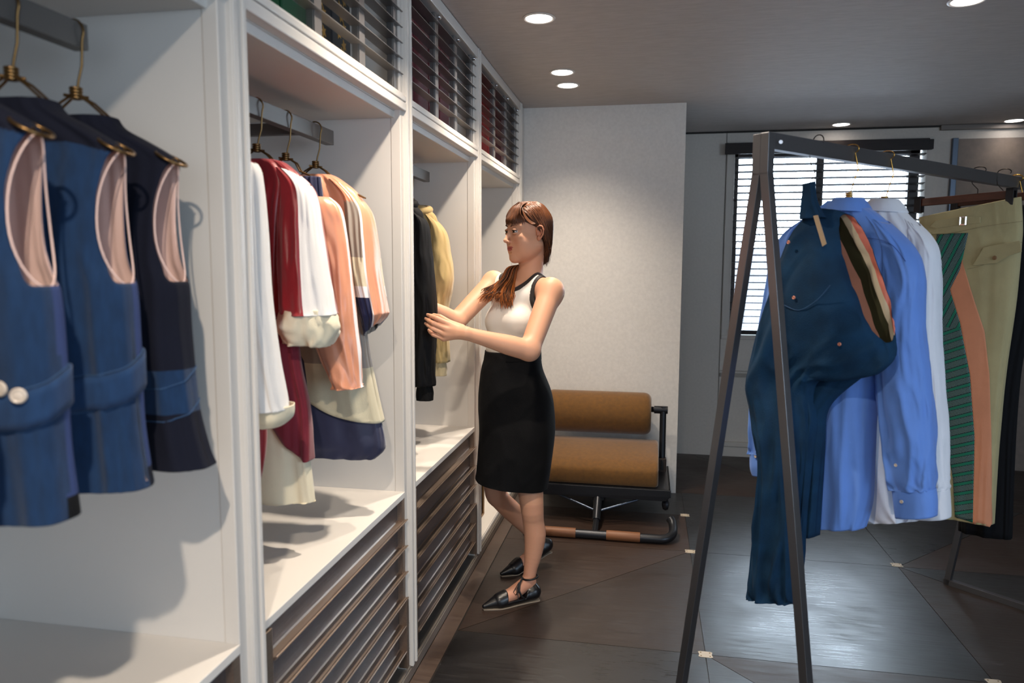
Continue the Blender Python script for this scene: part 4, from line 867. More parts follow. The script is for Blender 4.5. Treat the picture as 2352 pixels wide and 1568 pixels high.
# ------------------------------------------------------------------ the woman: bodies grown from smooth unions of tapered limbs
class Field:
    def __init__(s, lo, hi, h):
        s.lo = np.array(lo, float); s.h = h; s.n = np.ceil((np.array(hi)-s.lo)/h).astype(int)+1
        s.d = np.full(tuple(s.n), .05, np.float32)
    def sub(s, lo, hi, pad):
        a = np.clip(np.floor((np.array(lo)-pad-s.lo)/s.h).astype(int), 0, s.n-1); b = np.clip(np.ceil((np.array(hi)+pad-s.lo)/s.h).astype(int)+1, 1, s.n)
        sl = tuple(slice(int(i), int(j)) for i, j in zip(a, b))
        g = [(s.lo[k]+s.h*np.arange(a[k], b[k])).astype(np.float32) for k in range(3)]
        return sl, (g[0][:, None, None], g[1][None, :, None], g[2][None, None, :])
    def comb(s, sl, e, k, op):
        d = s.d[sl]
        if op == 'sub': e = -e; 
        if op == 'add':
            h_ = np.clip(.5+.5*(d-e)/k, 0, 1); s.d[sl] = d*(1-h_)+e*h_-k*h_*(1-h_)
        else:
            h_ = np.clip(.5-.5*(d-e)/k, 0, 1); s.d[sl] = d*(1-h_)+e*h_+k*h_*(1-h_)
    def cone(s, a, b, ra, rb, k=.01, op='add'):
        a, b = np.array(a, float), np.array(b, float); R_ = max(ra, rb)
        sl, (X, Y, Z) = s.sub(np.minimum(a, b), np.maximum(a, b), R_+k+.012)
        ab = b-a; L2 = ab@ab+1e-12
        t = np.clip(((X-a[0])*ab[0]+(Y-a[1])*ab[1]+(Z-a[2])*ab[2])/L2, 0, 1)
        e = np.sqrt((X-a[0]-t*ab[0])**2+(Y-a[1]-t*ab[1])**2+(Z-a[2]-t*ab[2])**2)-(ra+(rb-ra)*t)
        s.comb(sl, e.astype(np.float32), k, op)
    def chain(s, pts, rs, k=.01):
        A = np.array([np.array(p_, float) for p_ in pts]); R_ = max(rs)
        sl, (X, Y, Z) = s.sub(A.min(0), A.max(0), R_+k+.012); E = None
        for i in range(len(pts)-1):
            a, b, ra, rb = A[i], A[i+1], rs[i], rs[i+1]; ab = b-a; L2 = ab@ab+1e-12
            t = np.clip(((X-a[0])*ab[0]+(Y-a[1])*ab[1]+(Z-a[2])*ab[2])/L2, 0, 1)
            e = np.sqrt((X-a[0]-t*ab[0])**2+(Y-a[1]-t*ab[1])**2+(Z-a[2]-t*ab[2])**2)-(ra+(rb-ra)*t)
            E = e if E is None else np.minimum(E, e)
        s.comb(sl, E.astype(np.float32), k, 'add')
    def chain2(s, pts, r):
        for i in range(len(pts)-1): s.cone(pts[i], pts[i+1], r, r, .002, 'sub')
    def ell(s, c, r, ax=None, k=.01, op='add'):
        c = np.array(c, float); r = np.array(r, float); A = np.eye(3) if ax is None else np.array(ax, float)   # rows = axes
        sl, (X, Y, Z) = s.sub(c-r.max(), c+r.max(), k+.012)
        q = [(X-c[0])*A[i][0]+(Y-c[1])*A[i][1]+(Z-c[2])*A[i][2] for i in range(3)]
        k0 = np.sqrt(sum((q[i]/r[i])**2 for i in range(3))); k1 = np.sqrt(sum((q[i]/r[i]**2)**2 for i in range(3)))+1e-9
        s.comb(sl, (k0*(k0-1)/k1).astype(np.float32), k, op)
    def mesh(s, smooth=2):
        d = s.d; inside = d < 0; n = s.n
        c = np.zeros(tuple(n-1), np.uint8)
        for i in (0, 1):
            for j in (0, 1):
                for k in (0, 1): c += inside[i:n[0]-1+i, j:n[1]-1+j, k:n[2]-1+k]
        cells = np.argwhere((c > 0) & (c < 8)); del c
        idx = {}
        key = (cells[:, 0]*(n[1]-1)+cells[:, 1])*(n[2]-1)+cells[:, 2]
        corners = [(i, j, k) for i in (0, 1) for j in (0, 1) for k in (0, 1)]
        val = np.stack([d[cells[:, 0]+i, cells[:, 1]+j, cells[:, 2]+k] for i, j, k in corners], 1).astype(np.float64)
        P_ = np.zeros((len(cells), 3)); W_ = np.zeros(len(cells))
        for a in range(8):
            for b in range(a+1, 8):
                ca, cb = np.array(corners[a]), np.array(corners[b])
                if abs(ca-cb).sum() != 1: continue
                m_ = (val[:, a] < 0) != (val[:, b] < 0); t = val[m_, a]/(val[m_, a]-val[m_, b])
                P_[m_] += ca+(cb-ca)*t[:, None]; W_[m_] += 1
        V = s.lo+(cells+P_/W_[:, None])*s.h
        F = []
        def look(q):
            kk = (q[:, 0]*(n[1]-1)+q[:, 1])*(n[2]-1)+q[:, 2]; i = np.searchsorted(key, kk); return i
        for ax in range(3):
            sh = [slice(None)]*3; sh2 = [slice(None)]*3; sh[ax] = slice(0, n[ax]-1); sh2[ax] = slice(1, n[ax])
            A_ = inside[tuple(sh)]; B_ = inside[tuple(sh2)]
            for flip, M_ in ((0, A_ & ~B_), (1, ~A_ & B_)):
                e = np.argwhere(M_); u, v = (ax+1) % 3, (ax+2) % 3
                e = e[(e[:, u] > 0) & (e[:, v] > 0) & (e[:, u] < n[u]-1) & (e[:, v] < n[v]-1)]
                if len(e) == 0: continue
                q = []
                for du, dv in ((1, 1), (0, 1), (0, 0), (1, 0)):
                    w_ = e.copy(); w_[:, u] -= du; w_[:, v] -= dv; q.append(look(w_))
                q = np.stack(q, 1); F.append(q[:, ::-1] if flip else q)
        F = np.concatenate(F)
        for _ in range(smooth):
            acc = np.zeros_like(V); cnt = np.zeros(len(V))
            for a in range(4):
                b = (a+1) % 4
                np.add.at(acc, F[:, a], V[F[:, b]]); np.add.at(acc, F[:, b], V[F[:, a]]); np.add.at(cnt, F[:, a], 1); np.add.at(cnt, F[:, b], 1)
            V = V*.45+.55*acc/np.maximum(cnt, 1)[:, None]
        return V, F
def net_obj(name, V, F, m_, parent, col=None):
    me = bpy.data.meshes.new(name); me.vertices.add(len(V)); me.vertices.foreach_set('co', V.astype(np.float32).ravel())
    me.loops.add(len(F)*4); me.loops.foreach_set('vertex_index', F.astype(np.int32).ravel())
    me.polygons.add(len(F)); me.polygons.foreach_set('loop_start', np.arange(0, len(F)*4, 4, dtype=np.int32))
    me.update(calc_edges=True); me.validate(); me.polygons.foreach_set('use_smooth', [True]*len(me.polygons))
    if col is not None:
        a = me.color_attributes.new('Col', 'FLOAT_COLOR', 'POINT'); c = np.ones((len(V), 4), np.float32); c[:, :3] = col; a.data.foreach_set('color', c.ravel())
    me.materials.append(m_); o = bpy.data.objects.new(name, me); COL.objects.link(o); put_in(o, parent); return o
def colmat(name, rough, bump=0., bs=300, sheen=0, sss=0., spec=.5, aniso=0):
    m_ = mat(name, (200, 200, 200), rough, bump=bump, bscale=bs, sheen=sheen, spec=spec); nt = m_.node_tree; p = nt.nodes['Principled BSDF']
    a = nt.nodes.new('ShaderNodeAttribute'); a.attribute_name = 'Col'; nt.links.new(a.outputs['Color'], p.inputs['Base Color'])
    if sss: p.inputs['Subsurface Weight'].default_value = sss; p.inputs['Subsurface Radius'].default_value = (1, .35, .2); p.inputs['Subsurface Scale'].default_value = .006
    return m_
lin = lambda c: np.array(srgb(c)[:3])
wo = thing('person', 'woman with brown hair in a white sleeveless top and black skirt, reaching into the wardrobe', 'person', (-.53, 3.08, 0))
# frames
def fr2(ang):
    f = np.array([math.cos(ang), math.sin(ang), 0]); return f, np.array([-f[1], f[0], 0])      # forward, left
HF, HL = np.array([-.78, -.626, 0]), np.array([.626, -.78, 0]); HU = np.array([0, 0, 1.])
HF = HF*math.cos(.05)-HU*math.sin(.05); HU = np.cross(HF, HL)
HC = np.array([-.500, 3.070, 1.556]); hd = lambda x, y, z: HC+HF*x+HL*y+HU*z; HA = [HF, HL, HU]
TF, TL = np.array([-.56, -.83, 0]), np.array([.83, -.56, 0]); TU = np.array([0, 0, 1.]); TA = [TL, TF, TU]
PF, PL = np.array([-.78, -.62, 0]), np.array([.62, -.78, 0]); PA = [PL, PF, TU]
TC = np.array([-.548, 3.088, 1.20])
SL, SR = np.array([-.388, 2.985, 1.325]), np.array([-.672, 3.175, 1.345])
EL, WL = np.array([-.450, 2.80, 1.090]), np.array(onY(1069, 765, 2.665))
ER, WR2 = np.array(onY(1048, 738, 2.955)), np.array([-.900, 2.870, 1.262])
def torso(F_, g=0.):
    F_.ell(TC+[0, 0, -.01], (.138+g, .092+g, .155+g), TA, .03)
    F_.ell(TC+TU*.10-TF*.004, (.135+g, .072+g, .062+g), TA, .035)
    for s_ in (1, -1): F_.ell(TC+TF*.060+TL*.060*s_+TU*-.020, (.052+g, .046+g, .054+g), TA, .035)
    F_.ell(np.array([-.573, 3.10, 1.035]), (.118+g, .088+g, .13+g), PA, .04)
    F_.cone([-.505, 3.09, 1.378], SL*.92+TC*.08+[0, 0, .0], .036+g, .036+g, .03); F_.cone([-.515, 3.10, 1.378], SR*.92+TC*.08, .036+g, .036+g, .03)
B = Field((-1.02, 2.58, -.012), (-.28, 3.42, 1.72), .0023)
torso(B)
B.ell((-.560, 3.10, .88), (.158, .108, .15), PA, .04)
# neck and shoulders
B.cone((-.497, 3.092, 1.36), hd(-.022, 0, -.05), .054, .050, .025)
B.cone(SL+[-.002, 0, -.008], EL, .049, .040, .03); B.ell(SL+[-.004, 0, -.016], (.050, .050, .056), None, .03)
q_ = crom([(*EL, .040), (*(EL*.7+WL*.3), .0395), (*(EL*.35+WL*.65), .031), (*WL, .0240)], 14); B.chain([r_[:3] for r_ in q_], [r_[3] for r_ in q_], .014); B.cone(EL+[.008, .006, 0], EL+[0, 0, .02], .030, .03, .02)
B.cone(SR, ER, .047, .039, .02); B.ell(SR, (.048, .048, .05), None, .02); B.chain([ER, ER*.6+WR2*.4, WR2], [.038, .036, .025], .012)
B.cone(WR2, WR2+[-.06, -.015, .03], .028, .02, .01)
for q in (-.03, -.01, .01, .03): B.cone(WR2+[-.05, -.012+q*.1, .03+q], WR2+[-.11, -.04+q*.3, .035+q*1.1], .0085, .007, .004)
# left hand closing on the jacket
Yh = 2.648
def hp(x, y, dy=0.): return np.array(onY(x, y, Yh+dy))
MCP = [hp(1030, 744, .010), hp(1024, 755, 0), hp(1022, 767, .002), hp(1019, 777, .010)]
PIP = [hp(1003, 731, -.004), hp(995, 742, -.010), hp(993, 754, -.008), hp(995, 768, .0)]
DIP = [hp(990, 725.5, .006), hp(984, 735.5, .002), hp(983, 746.5, .004), hp(988, 762, .010)]
TIP = [hp(983, 723, .019), hp(978.5, 732, .018), hp(978, 743, .019), hp(985, 758.5, .022)]
B.cone(WL, WL+(MCP[0]+MCP[3]-2*WL)*.18, .0235, .022, .012)
for i in range(4): B.cone(WL+(MCP[i]-WL)*.15, MCP[i], .0165, .0118, .010)
for i in range(4): B.cone(MCP[i], PIP[i], .0106-.0004*i, .0096-.0004*i, .004)
for i in range(4):
    B.cone(PIP[i], DIP[i], .0093-.0004*i, .0083-.0004*i, .002); B.cone(DIP[i], TIP[i], .0082-.0004*i, .0069-.0004*i, .002)
B.chain([WL+(MCP[0]-WL)*.25+[0, .012, .01], hp(1032, 741, .032), hp(1010, 727, .040), hp(996, 724, .050)], [.015, .0125, .010, .0085], .006)
# legs
KL, AL = np.array([-.464, 2.990, .405]), np.array([-.470, 2.965, .085])
q_ = crom([(-.515, 3.065, .84, .080), (-.488, 3.02, .60, .064), (*KL, .050), (-.458, 2.994, .335, .0455), (-.450, 2.994, .27, .0465), (-.456, 2.982, .19, .037), (-.465, 2.970, .13, .0285), (*AL, .0275)], 26); B.chain([r_[:3] for r_ in q_], [r_[3] for r_ in q_], .02)
B.chain([AL+[.002, .004, -.01], [-.452, 2.957, .032]], [.027, .024], .012)
B.chain([AL+[-.008, -.008, -.01], [-.530, 2.905, .045], [-.580, 2.868, .026], [-.612, 2.846, .020]], [.029, .029, .026, .014], .012)
KR, AR = np.array([-.664, 3.180, .405]), np.array([-.492, 3.315, .135])
q_ = crom([(-.60, 3.15, .84, .080), (-.64, 3.17, .60, .062), (*KR, .049), (-.640, 3.205, .345, .0455), (-.590, 3.25, .275, .0455), (-.53, 3.29, .19, .033), (*AR, .0265)], 26); B.chain([r_[:3] for r_ in q_], [r_[3] for r_ in q_], .02)
B.chain([AR, [-.455, 3.335, .085]], [.026, .023], .012)
B.chain([AR+[-.006, -.006, -.01], [-.520, 3.268, .060], [-.575, 3.212, .026], [-.610, 3.180, .018]], [.028, .028, .025, .013], .012)
# head
def head(F_):
    E_, C_ = F_.ell, F_.cone
    E_(hd(-.014, 0, .038), (.083, .070, .082), HA, .02)
    E_(hd(.030, 0, .050), (.056, .050, .054), HA, .03)
    E_(hd(.030, 0, -.020), (.058, .058, .080), HA, .03)
    for s_ in (1, -1):
        C_(hd(-.012, .052*s_, -.050), hd(.064, .016*s_, -.100), .019, .015, .035)
        E_(hd(.052, .036*s_, -.026), (.026, .024, .024), HA, .02)
        C_(hd(.076, .010*s_, .030), hd(.064, .044*s_, .030), .011, .009, .012)
        E_(hd(.036, .038*s_, -.056), (.036, .022, .036), HA, .035)
    E_(hd(.074, 0, -.103), (.016, .019, .015), HA, .014)
    E_(hd(.070, 0, -.060), (.026, .030, .030), HA, .02)
    for s_ in (1, -1): F_.ell(hd(.097, .032*s_, .007), (.016, .016, .010), HA, .010, 'sub')
    C_(hd(.085, 0, .014), hd(.108, 0, -.026), .0065, .0085, .010); F_.ell(hd(.110, 0, -.029), (.0085, .0088, .0075), HA, .006)
    for s_ in (1, -1): F_.ell(hd(.099, .0105*s_, -.033), (.0085, .0062, .0062), HA, .004)
    for s_ in (1, -1): F_.ell(hd(.103, .006*s_, -.0405), (.0035, .0028, .0028), HA, .002, 'sub')
    # lids
    for s_ in (1, -1):
        F_.ell(hd(.0815, .031*s_, .0155), (.0115, .0150, .0062), HA, .005); F_.ell(hd(.081, .031*s_, .0005), (.0115, .0140, .0048), HA, .005)
    # lips
    for s_ in (1, -1): F_.ell(hd(.0885, .006*s_, -.0565), (.0075, .0135, .0046), HA, .004)
    F_.ell(hd(.0868, 0, -.0650), (.0078, .0175, .0054), HA, .004)
    F_.chain2([hd(.083, -.024, -.0590), hd(.0925, -.014, -.0608), hd(.096, 0, -.0606), hd(.0925, .014, -.0608), hd(.083, .024, -.0590)], .0016)
    F_.ell(hd(.092, 0, -.078), (.006, .012, .005), HA, .006, 'sub')
head(B)
V, Fc = B.mesh(2)
del B
q = V-HC; lx, ly, lz = q@HF, q@HL, q@HU
skin = np.tile(lin((210, 157, 127)), (len(V), 1))
def blend(w_, c): 
    global skin
    w_ = np.clip(w_, 0, 1)[:, None]; skin = skin*(1-w_)+lin(c)*w_
blend(np.exp(-(((lx-.07)/.03)**2+((abs(ly)-.04)/.018)**2+((lz+.03)/.02)**2))*.35, (200, 112, 88))
blend(np.exp(-(((abs(ly)-.03)/.018)**2+((lz-.016)/.007)**2))*(lx > .06)*.5, (150, 104, 84))
lipd = np.minimum(((abs(ly)/.0260)**2+((lz+.0568)/.0054)**2), ((ly/.0215)**2+((lz+.0648)/.0060)**2))
blend((lx > .070)*np.clip((1.12-lipd)*4, 0, 1)*.92, (158, 66, 66))
tipd = np.min([np.linalg.norm(V-t_, axis=1) for t_ in TIP+PIP+MCP], axis=0); blend(np.clip(1-tipd/.013, 0, 1)*.38, (188, 98, 78))
blend(np.clip((.20-V[:, 2])/.15, 0, 1)*(V[:, 2] < .2)*.25, (180, 104, 88)); blend((V[:, 2] < .42)*.22, (176, 122, 102))  # redder feet; shade below the skirt hem is painted into the leg skin
skinm = colmat('skin', .5, bump=.06, bs=500, sss=.12, spec=.3)
body = net_obj('body', V, Fc, skinm, wo, skin)

# eyes, brows, lashes
sclera = mat('eye_white', (226, 220, 214), .2); iris = mat('iris_brown', (48, 30, 22), .15); lash = mat('lash_dark', (34, 22, 18), .6); browm = mat('brow_brown', (92, 60, 42), .8)
def tube3(pts, r, name, m_, n=8): return MB().tube([tuple(p_) for p_ in pts], r, n).build(name, m_, body, auto=70)
for s_ in (1, -1):
    c = hd(.0785, .031*s_, .0080); e = MB(); n1, n2 = 16, 24; vs = []; fs = []; mi = []
    look = (HF*.93-HL*.0+HL*(-.0)-HU*.10); look = HF*.97+HU*-.12; look /= np.linalg.norm(look); a = np.cross(look, HU); a /= np.linalg.norm(a); b = np.cross(a, look)
    for i in range(n1+1):
        th = math.pi*i/n1
        for j in range(n2):
            ph = 2*math.pi*j/n2; vs.append(c+.0118*(look*math.cos(th)+(a*math.cos(ph)+b*math.sin(ph))*math.sin(th)))
    for i in range(n1):
        for j in range(n2): fs.append((i*n2+j, i*n2+(j+1) % n2, (i+1)*n2+(j+1) % n2, (i+1)*n2+j)); mi.append(1 if i < 4 else 0)
    e.add(vs, fs, mi).build('eye', [sclera, iris], body, smooth=True)
    up = [hd(.083+.0085*math.sin(q_)-.005*abs(math.cos(q_))**2, .031*s_+.0150*math.cos(q_)*-s_, .0088+.0042*math.sin(q_)) for q_ in np.linspace(.05, math.pi-.05, 14)]
    tube3(up, [.0006]+[.0015]*12+[.001], 'eyelashes', lash)
    lo_ = [hd(.082+.0085*math.sin(q_)-.005*abs(math.cos(q_))**2, .031*s_+.0145*math.cos(q_)*-s_, .0070-.0036*math.sin(q_)) for q_ in np.linspace(.15, math.pi-.15, 12)]
    tube3(lo_, .0005, 'lower_lashes', lash)
    bw = [hd(.0895-.000*t_-.020*max(0, t_-.3)**1.6, (.012+.036*t_)*s_, .0300+.0065*math.sin(t_*2.4)-.001) for t_ in np.linspace(0, 1, 14)]
    tube3(bw, [.0014]+[.0030]*8+[.002, .0016, .0012, .0009, .0005], 'eyebrow', browm)
for i in range(4):    # nails
    d_ = TIP[i]-DIP[i]; d_ /= np.linalg.norm(d_); n_ = np.array([0, -1., .15]); n_ -= d_*(n_@d_); n_ /= np.linalg.norm(n_); a = np.cross(d_, n_)
    p0 = TIP[i]+n_*(.0064-.0004*i)-d_*.001; m_ = MB(); k = 5; vs = []
    for u in np.linspace(-1, 1, k):
        for v in (-.0045, .0, .0055): vs.append(p0+a*u*.0046+d_*v-n_*(.0018*u*u+.0006*(v > .004)))
    m_.add(vs, [(3*i_+j, 3*i_+j+1, 3*i_+j+4, 3*i_+j+3) for i_ in range(k-1) for j in range(2)]); o = m_.build('fingernail', mat('nail', (226, 176, 158), .25), body, smooth=True, fix=False)
    so = o.modifiers.new('s', 'SOLIDIFY'); so.thickness = .0008; so.offset = 0

for s_ in (1, -1):
    ax = [HF*.90-HL*.42*s_, HF*.42*s_+HL*.90, HU]; E0 = hd(-.012, .0725*s_, .000)
    ep = lambda f, l, u: E0+ax[0]*f+ax[1]*l*s_+np.array(ax[2])*u
    Ef = Field(E0-.05, E0+.05, .0011)
    rim = [ep(.008, .003, -.002), ep(.012, .004, .010), ep(.010, .007, .022), ep(.000, .010, .0285), ep(-.011, .011, .024), ep(-.016, .011, .010), ep(-.0135, .009, -.008), ep(-.006, .006, -.020), ep(.003, .003, -.028)]
    Ef.chain(rim, [.0026, .0028, .0030, .0032, .0034, .0034, .0032, .0036, .0046], .003)
    Ef.ell(ep(.004, .003, -.024), (.0066, .0042, .0085), ax, .004); Ef.ell(ep(-.002, -.003, .004), (.0125, .0045, .023), ax, .004)
    Ef.chain([ep(.001, .003, .020), ep(-.007, .006, .010), ep(-.007, .005, -.004), ep(-.001, .003, -.013)], [.0020, .0026, .0028, .0026], .003)
    Ef.ell(ep(.009, .002, -.008), (.0030, .0042, .0055), ax, .003); Ef.ell(ep(.001, .004, -.003), (.0055, .0050, .0075), ax, .002, 'sub')
    V_, F2 = Ef.mesh(1); cc = np.tile(lin((205, 138, 108)), (len(V_), 1)); net_obj('ear', V_, F2, skinm, body, cc)

# ---- white top with black trim
D = Field((-.78, 2.86, .96), (-.30, 3.28, 1.44), .0018); torso(D, .005)
D.ell(TC+TF*.060+TU*-.025, (.085, .046, .05), TA, .03); D.ell(np.array([-.575, 3.075, 1.06]), (.118, .098, .10), PA, .04)
D.cone(SL+[0, 0, -.01], SL*.7+TC*.3+[0, 0, -.02], .040, .045, .02)
sl_, (X, Y, Z) = D.sub(D.lo, D.lo+D.n*D.h, 0)
lc = (X-TC[0])*TL[0]+(Y-TC[1])*TL[1]; fc = (X-TC[0])*TF[0]+(Y-TC[1])*TF[1]
def neck_f(l, f_, z): 
    k = np.clip(.5+f_/.12, 0, 1); rz = .030+.058*k
    return np.sqrt(((l-.012)/.096)**2+((z-1.412)/rz)**2)-1
def arm_f(l, z): return abs(l)-(.130+.036*np.clip((1.29-z)/.10, 0, 1)**1.4+.012*np.clip((z-1.34)/.05, 0, 1))
def arm_f2(l, f_, z): return arm_f(l, z)
nf = (-neck_f(lc, fc, Z)*.06)*np.ones_like(D.d); D.d = np.maximum(D.d, nf.astype(np.float32))
af = arm_f(lc, Z)*np.ones_like(D.d)-np.where(Z < 1.215, 1., 0.); D.d = np.maximum(D.d, af.astype(np.float32)); D.d = np.maximum(D.d, (.985-Z).astype(np.float32)*np.ones_like(D.d))
V, Fc = D.mesh(2); del D, nf, af
q = V-TC; l = q@TL; f_ = q@TF; z = V[:, 2]
colr = np.tile(lin((236, 230, 222)), (len(V), 1))
nb = np.abs(neck_f(l, f_, z)*np.where(f_ > 0, .075, .05)) < .0155
ab = (arm_f(l, z) > -.0165) & (z > 1.205)
side = (np.abs(l-.112) < .010) & (z < 1.10) & (f_ > -.05); strap = (z > 1.378) & (np.abs(l-.105) < .0) 
colr[nb | ab | side] = lin((30, 22, 24))
colr[(np.abs(np.abs(l)-.110) < .008) & (z > 1.36) & (f_ > .005) & ~nb & ~ab] = lin((236, 230, 222))
topm = colmat('white_crepe', .65, bump=.15, bs=600, sheen=.2)
top = net_obj('sleeveless_top', V, Fc, topm, wo, colr)
for pts in (((1158, 752), (1162, 812)), ((1192, 745), (1206, 752))):
    pass
# ---- black skirt
VF = Fr((-.562, 3.075, 0), tuple(Rw), tuple(Fh))
def vr(a, b, th, vc=0.):
    out = []
    for x, y in (a, b):
        r = ray(x, y); P0 = np.array([-.562, 3.075, 0]); k = ((P0-CP)@Fh)/(r@Fh); p_ = CP+r*k; out += [float((p_-P0)@Rw), float(p_[2])]
    return (out[0], out[1], out[2], out[3], th, vc)
skm = fabric('black_skirt_cloth', (3, 3, 5), .9, .0, .08, .35, 300)
loft('skirt', wo, VF, [vr((1115, 806), (1243, 804), .112), vr((1112, 822), (1243, 824), .116), vr((1105, 850), (1248, 850), .122), vr((1100, 895), (1265, 893), .136), vr((1099, 935), (1272, 930), .146), vr((1101, 985), (1275, 980), .156, -.008), vr((1099, 1035), (1270, 1030), .162, -.014),
     vr((1096, 1072), (1264, 1074), .166, -.018), vr((1093, 1092), (1258, 1110), .166, -.020)], [skm], fold=.006, ff=1.5, fz=2.4, crease=.5, seed=61, n=120, m=90, p=.9, q=.8, thick=.003)
loft('waistband', wo, VF, [vr((1114, 804), (1243, 801), .1135), vr((1111, 824), (1244, 824), .1175)], [skm], fold=.0, n=80, m=8, p=.9, q=.9, thick=.003)

# ---- necklace
nk = [(-.497+.070*math.cos(a)*TL[0]+.070*math.sin(a)*TF[0]*1.0, 3.085+.070*math.cos(a)*TL[1]+.070*math.sin(a)*TF[1], 1.392-.016*math.sin(a)) for a in np.linspace(0, 2*math.pi, 48, endpoint=False)]

# ---- shoes
shoe_m = mat('black_leather', (18, 17, 20), .32, bump=.1, bscale=300); sole_m = mat('pale_sole', (150, 136, 120), .6); strap_m = mat('black_strap', (14, 14, 17), .5)
def shoe(heel, ankle, ball, toe, lift):
    heel, ankle, ball, toe = [np.array(p_, float) for p_ in (heel, ankle, ball, toe)]
    lo = np.minimum.reduce([heel, ankle, ball, toe])-.05; hi = np.maximum.reduce([heel, ankle, ball, toe])+.05
    S_ = Field(lo, hi, .0022); f = (toe-heel); f /= np.linalg.norm(f)
    S_.chain([ball-f*.020+[0, 0, .012], ball+f*.01+[0, 0, .006], toe], [.034, .0315, .009], .015); S_.chain([heel+[0, 0, .012], ball], [.029, .030], .015)
    S_.cone(ankle+[0, 0, -.012], heel+[0, 0, .02]-f*.002, .026, .030, .012)
    sl2, (X, Y, Z) = S_.sub(S_.lo, S_.lo+S_.n*S_.h, 0)
    fx = (X-ball[0])*f[0]+(Y-ball[1])*f[1]; hx = (X-heel[0])*f[0]+(Y-heel[1])*f[1]; zt = Z-ball[2]
    base = heel[2]+(ball[2]-heel[2])*np.clip(hx/max(.05, np.linalg.norm((ball-heel)[:2])), 0, 1)
    topc = np.minimum(np.maximum(-.0, 0), 0)
    vamp = (fx*.75+.012-(Z-base)*-.1); 
    heelc = (.030-hx)*.8+(.058-(Z-base))*.0+.004-(Z-base)*.35+.012
    low = (base+.006-Z)
    keep = np.maximum.reduce([vamp*np.ones_like(S_.d), heelc*np.ones_like(S_.d), low*np.ones_like(S_.d)])
    S_.d = np.maximum(S_.d, -keep.astype(np.float32)); 
    S_.d = np.maximum(S_.d, (-(Z-(base-.0195))*np.ones_like(S_.d)).astype(np.float32)) if not lift else S_.d
    V_, F2 = S_.mesh(1); return net_obj('shoe', V_, F2, shoe_m, wo)
s1 = shoe((-.450, 2.958, .0215), (-.468, 2.968, .080), (-.572, 2.874, .0215), (-.636, 2.829, .016), False)
s2 = shoe((-.448, 3.342, .080), (-.484, 3.322, .13), (-.572, 3.214, .0215), (-.628, 3.164, .014), True)
def sole(heel, ball, toe, parent):
    heel, ball, toe = [np.array(p_) for p_ in (heel, ball, toe)]; f = toe-heel; f[2] = 0; f /= np.linalg.norm(f); a = np.array([-f[1], f[0], 0]); m_ = MB(); L_ = []; 
    prof = [(-.024, .014), (-.015, .026), (.03, .025), (.08, .027), (np.linalg.norm((ball-heel)[:2]), .033), (np.linalg.norm((toe-heel)[:2])*.86, .022), (np.linalg.norm((toe-heel)[:2])+.004, .007)]
    pr = crom(prof, 22); top_, bot = [], []
    for s_, w_ in pr:
        k = min(1, max(0, s_/np.linalg.norm((ball-heel)[:2]))); zc = (heel[2]*(1-k)+ball[2]*k)-.0205
        for sg in (-1, 1): top_.append(np.array([heel[0], heel[1], 0])+f*s_+a*w_*sg+[0, 0, zc+.004]); bot.append(np.array([heel[0], heel[1], 0])+f*s_+a*w_*sg+[0, 0, zc])
    n_ = len(pr); vs = top_+bot; o_ = 2*n_; fs = []
    for i in range(n_-1): fs += [(2*i, 2*i+1, 2*i+3, 2*i+2), (o_+2*i, o_+2*i+2, o_+2*i+3, o_+2*i+1), (2*i, 2*i+2, o_+2*i+2, o_+2*i), (2*i+1, o_+2*i+1, o_+2*i+3, 2*i+3)]
    fs += [(0, o_, o_+1, 1), (2*n_-2, 2*n_-1, o_+2*n_-1, o_+2*n_-2)]
    m_.add(vs, fs).build('sole', sole_m, parent)
sole((-.450, 2.958, .0215), (-.572, 2.874, .0215), (-.636, 2.829, .0215), s1); sole((-.448, 3.342, .080), (-.572, 3.214, .0215), (-.628, 3.164, .0215), s2)
# ankle strap, crossing strap and bow on the near shoe
ac = np.array([-.468, 2.962, .100]); ring = [ac+np.array([.0335*math.cos(a)+.002, .0335*math.sin(a), .004*math.cos(a)]) for a in np.linspace(0, 2*math.pi, 28, endpoint=False)]
MB().tube(ring, .0042, 8, closed=True).build('ankle_strap', strap_m, s1, auto=70)
MB().tube([(-.492, 2.930, .110), (-.500, 2.905, .092), (-.500, 2.893, .066), (-.490, 2.893, .044), (-.478, 2.905, .026)], .0040, 8).build('cross_strap', strap_m, s1, auto=70)
for k in (-1, 1): MB().tube([(-.503, 2.905, .097), (-.508+.005*k, 2.893, .080), (-.512+.011*k, 2.883, .062), (-.510+.003*k, 2.880, .052), (-.506-.004*k, 2.888, .070), (-.503, 2.903, .095)], .0016, 6).build('bow_loop', strap_m, s1, auto=70)
MB().tube([(-.504, 2.902, .094), (-.505, 2.884, .066), (-.500, 2.872, .036)], .0016, 6).build('lace_end', strap_m, s1, auto=70)

# ---- hair
random.seed(11); rs = np.random.RandomState(5)
Hh = Field(HC-.16, HC+[.16, .16, .17], .0026)
Hh.ell(hd(-.015, 0, .040), (.086, .075, .084), HA, .02)
Hh.ell(hd(.020, 0, .052), (.060, .059, .057), HA, .02); Hh.ell(hd(-.050, 0, .000), (.056, .062, .080), HA, .02)
Hh.cone(hd(-.064, .0, -.03), hd(-.076, .004, -.105), .036, .008, .02)
